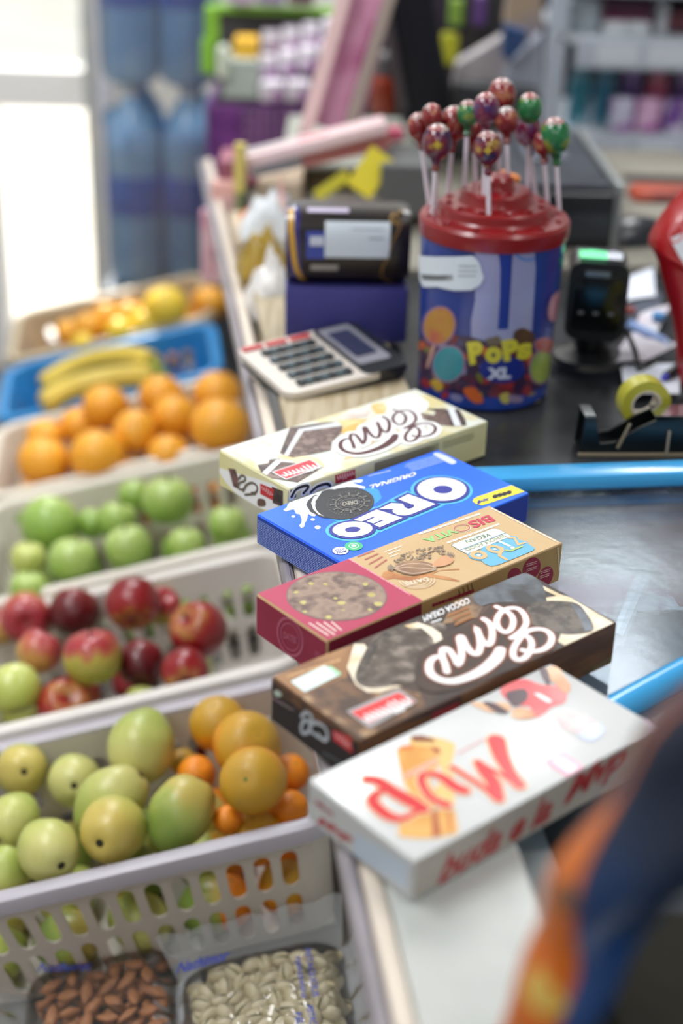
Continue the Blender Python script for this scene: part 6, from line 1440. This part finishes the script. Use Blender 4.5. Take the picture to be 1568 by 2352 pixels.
def tri(pts, Y, th, m, name, label, cat):
    P = [ony(p, Y) for p in pts]; n = len(P); b = MB(); b.add([p for p in P]+[p+Vector((0, th, .0)) for p in P], [list(range(n)), [i+n for i in range(n)][::-1]]+[[i, (i+1) % n, (i+1) % n+n, i+n] for i in range(n)], m); solo(b, name, label, cat)
tri([(1040, 200), (1050, 150), (1160, 85), (1175, 180), (1130, 200)], 2.35, .05, M('a8a2a4', .6), 'folded_sheet', 'pale folded sheet left of the shelf post, lower', 'sheet')
tri([(1155, 190), (1165, 160), (1245, 80), (1245, 225), (1180, 215)], 2.32, .05, M('8f94a2', .6), 'folded_sheet', 'grey folded sheet leaning on the shelf post', 'sheet')
tri([(1155, 130), (1160, 60), (1210, 75), (1200, 110), (1170, 140)], 2.30, .04, M('24406c', .5), 'blue_pouch', 'dark blue pouch beside the folded sheets', 'pouch')
tri([(1160, 60), (1170, -30), (1245, -30), (1245, 70), (1215, 90)], 2.38, .05, M('a08c74', .6, c2='8a8288', sc=14), 'tan_package', 'tan and grey package above the blue pouch', 'package')
tri([(1045, 245), (1050, 195), (1240, 215), (1235, 260)], 2.25, .06, M('2a2c30', .5), 'black_case', 'black case behind the highest lollipops', 'case')

# ---- white shelf unit with bottles
YS = 2.62
SW = M('b4bdcb', .4, name='shelf_white'); t = thing('shelf_unit', 'white shelf unit with price rails behind the cash desk', 'shelf', ony((1420, 420), YS))
A = ony((1266, 260), YS-.02); b = MB(); b.box((A.x, YS, -.05), (.032, .04, 1.6), SW, bev=.004); b.build('upright_post', t)
xL = A.x; LV = []; rails_ = []
for y_ in (-60, 112, 335):
    zz = ony((1400, y_), YS-.03).z; LV.append(zz)
for k, zz in enumerate(LV):
    b = MB(); b.box((xL+.31, YS+.13, zz+.012), (.62, .30, .012), M('c8ced6', .4), bev=.002); b.build('shelf_board', t)
    b = MB(); b.box((xL+.33, YS-.03, zz-.008), (.60, .012, .05), SW, bev=.003); rails_.append(b.build('price_rail', t))
b = MB(); b.box((xL+.31, YS+.29, -.05), (.62, .02, 1.6), M('2c2630', .7, c2='3a2430', sc=6)); b.build('back_panel', t)
b = MB(); zz = ony((1500, 395), YS-.05).z; b.box((xL+.33, YS-.02, zz), (.62, .08, .055), M('8d8580', .6), bev=.003); b.build('plinth_board', t)
for k, zz in enumerate(LV):
    for i in range(6): b = MB(); b.box((xL+.10+i*.085, YS-.0375, zz-.008), (.07, .002, .034), M('cdd3de', .5)); b.build('price_label', rails_[k])
def shampoo(x, z, h, r, c1, c2, label):
    t = thing('shampoo_bottle', label, 'bottle', (x, YS+.05, z), group='bottles on the middle shelf'); X = Matrix.Translation((x, YS+.05, z))
    b = MB(); b.lathe([(.001, 0), (r, 0), (r*1.02, .01), (r, h*.55), (r*.8, h*.75), (r*.4, h*.82), (.001, h*.83)], M(c1, .3, c2=c2, sc=22, lo=.45, hi=.6, coat=.4), 20, X, sy=.7); b.build('bottle_body', t, True)
    b = MB(); b.lathe([(.001, h*.8), (r*.5, h*.8), (r*.48, h), (.001, h)], M(c2, .4), 14, X); b.build('cap', t, True)
SBt = [('2b7f93', '8fb8c8', 'teal bottle at the left end of the middle shelf'), ('256a86', '7aa6b8', 'second teal bottle on the middle shelf'), ('4a3472', 'b79ad0', 'violet bottle next to the teal ones'), ('b0486c', 'd89aa8', 'rose pink bottle on the middle shelf'), ('4a2c70', 'c9b8dc', 'dark violet bottle right of the rose pink one'), ('8a6a4a', 'd8d0b0', 'brown and cream bottle on the middle shelf'), ('9c3048', 'b04838', 'crimson bottle at the right frame edge'), ('5a2a6c', 'c080c0', 'plum bottle beyond the crimson one')]
for i, (c1, c2, l_) in enumerate(SBt):
    shampoo(xL+.055+i*.045, LV[2]+.019, .125, .019, c1, c2, l_)
SBf = [('c9cce0', 'b070b8'), ('d8b0d0', 'a04a9a'), ('6a3a8c', 'd8d0e4'), ('d0c4e0', '7a4aa0'), ('b060a8', 'e0d8e8'), ('8a5aa4', 'd8c0dc')]
for i, (c1, c2) in enumerate(SBf):
    b = MB(); b.box((xL+.125+i*.046, YS+.008, LV[2]+.019+.028), (.040, .022, .056), M(c1, .4, c2=c2, sc=20, lo=.45, hi=.58), bev=.003)
    solo(b, 'soap_box', ['leftmost', 'second', 'third', 'fourth', 'fifth', 'sixth'][i]+' small lilac box in front of the shelf bottles, counted from the shelf post', 'box', 'lilac boxes on the middle shelf')
for (x0, x1, y0, y1, c_, l_) in ((1290, 1372, 5, 75, '9ba7b0', 'pale grey box on the upper shelf beside the post'), (1385, 1495, 8, 52, '4a1838', 'black and magenta box on the upper shelf'), (1388, 1440, 52, 84, 'c9d2d8', 'white tub under the magenta box, left'), (1442, 1490, 52, 84, 'c3ccd2', 'white tub under the magenta box, right'), (1505, 1530, 5, 80, 'b0b5bc', 'slim white bottle on the upper shelf'), (1532, 1600, 30, 70, '5c2a38', 'dark red box on the upper shelf at the frame edge')):
    b = MB(); rectpx(x0, y0, x1, y1, YS-.015 if y1 > 80 else YS+.01, .05, M(c_, .45), b)
    if '4a1838' == c_: rectpx(x0, 44, x1, 52, YS+.008, .05, M('a02060', .4), b, 0)
    solo(b, 'upper_shelf_box', l_, 'box')
b = MB(); rectpx(1445, 442, 1640, 520, 2.10, .06, M('a83a18', .5, c2='6a1210', sc=14, lo=.42, hi=.58), b, .012, zmin=.001); solo(b, 'orange_red_bag', 'orange and dark red package lying behind the mouse', 'package')
b = MB(); rectpx(1420, 414, 1700, 540, 2.22, .03, M('1c1010', .7), b, zmin=.001); solo(b, 'recess_shade_board', 'dark board painted as the shade of the recess under the white shelf unit', 'board')  # near-black board stands in for the shade in the under-shelf recess
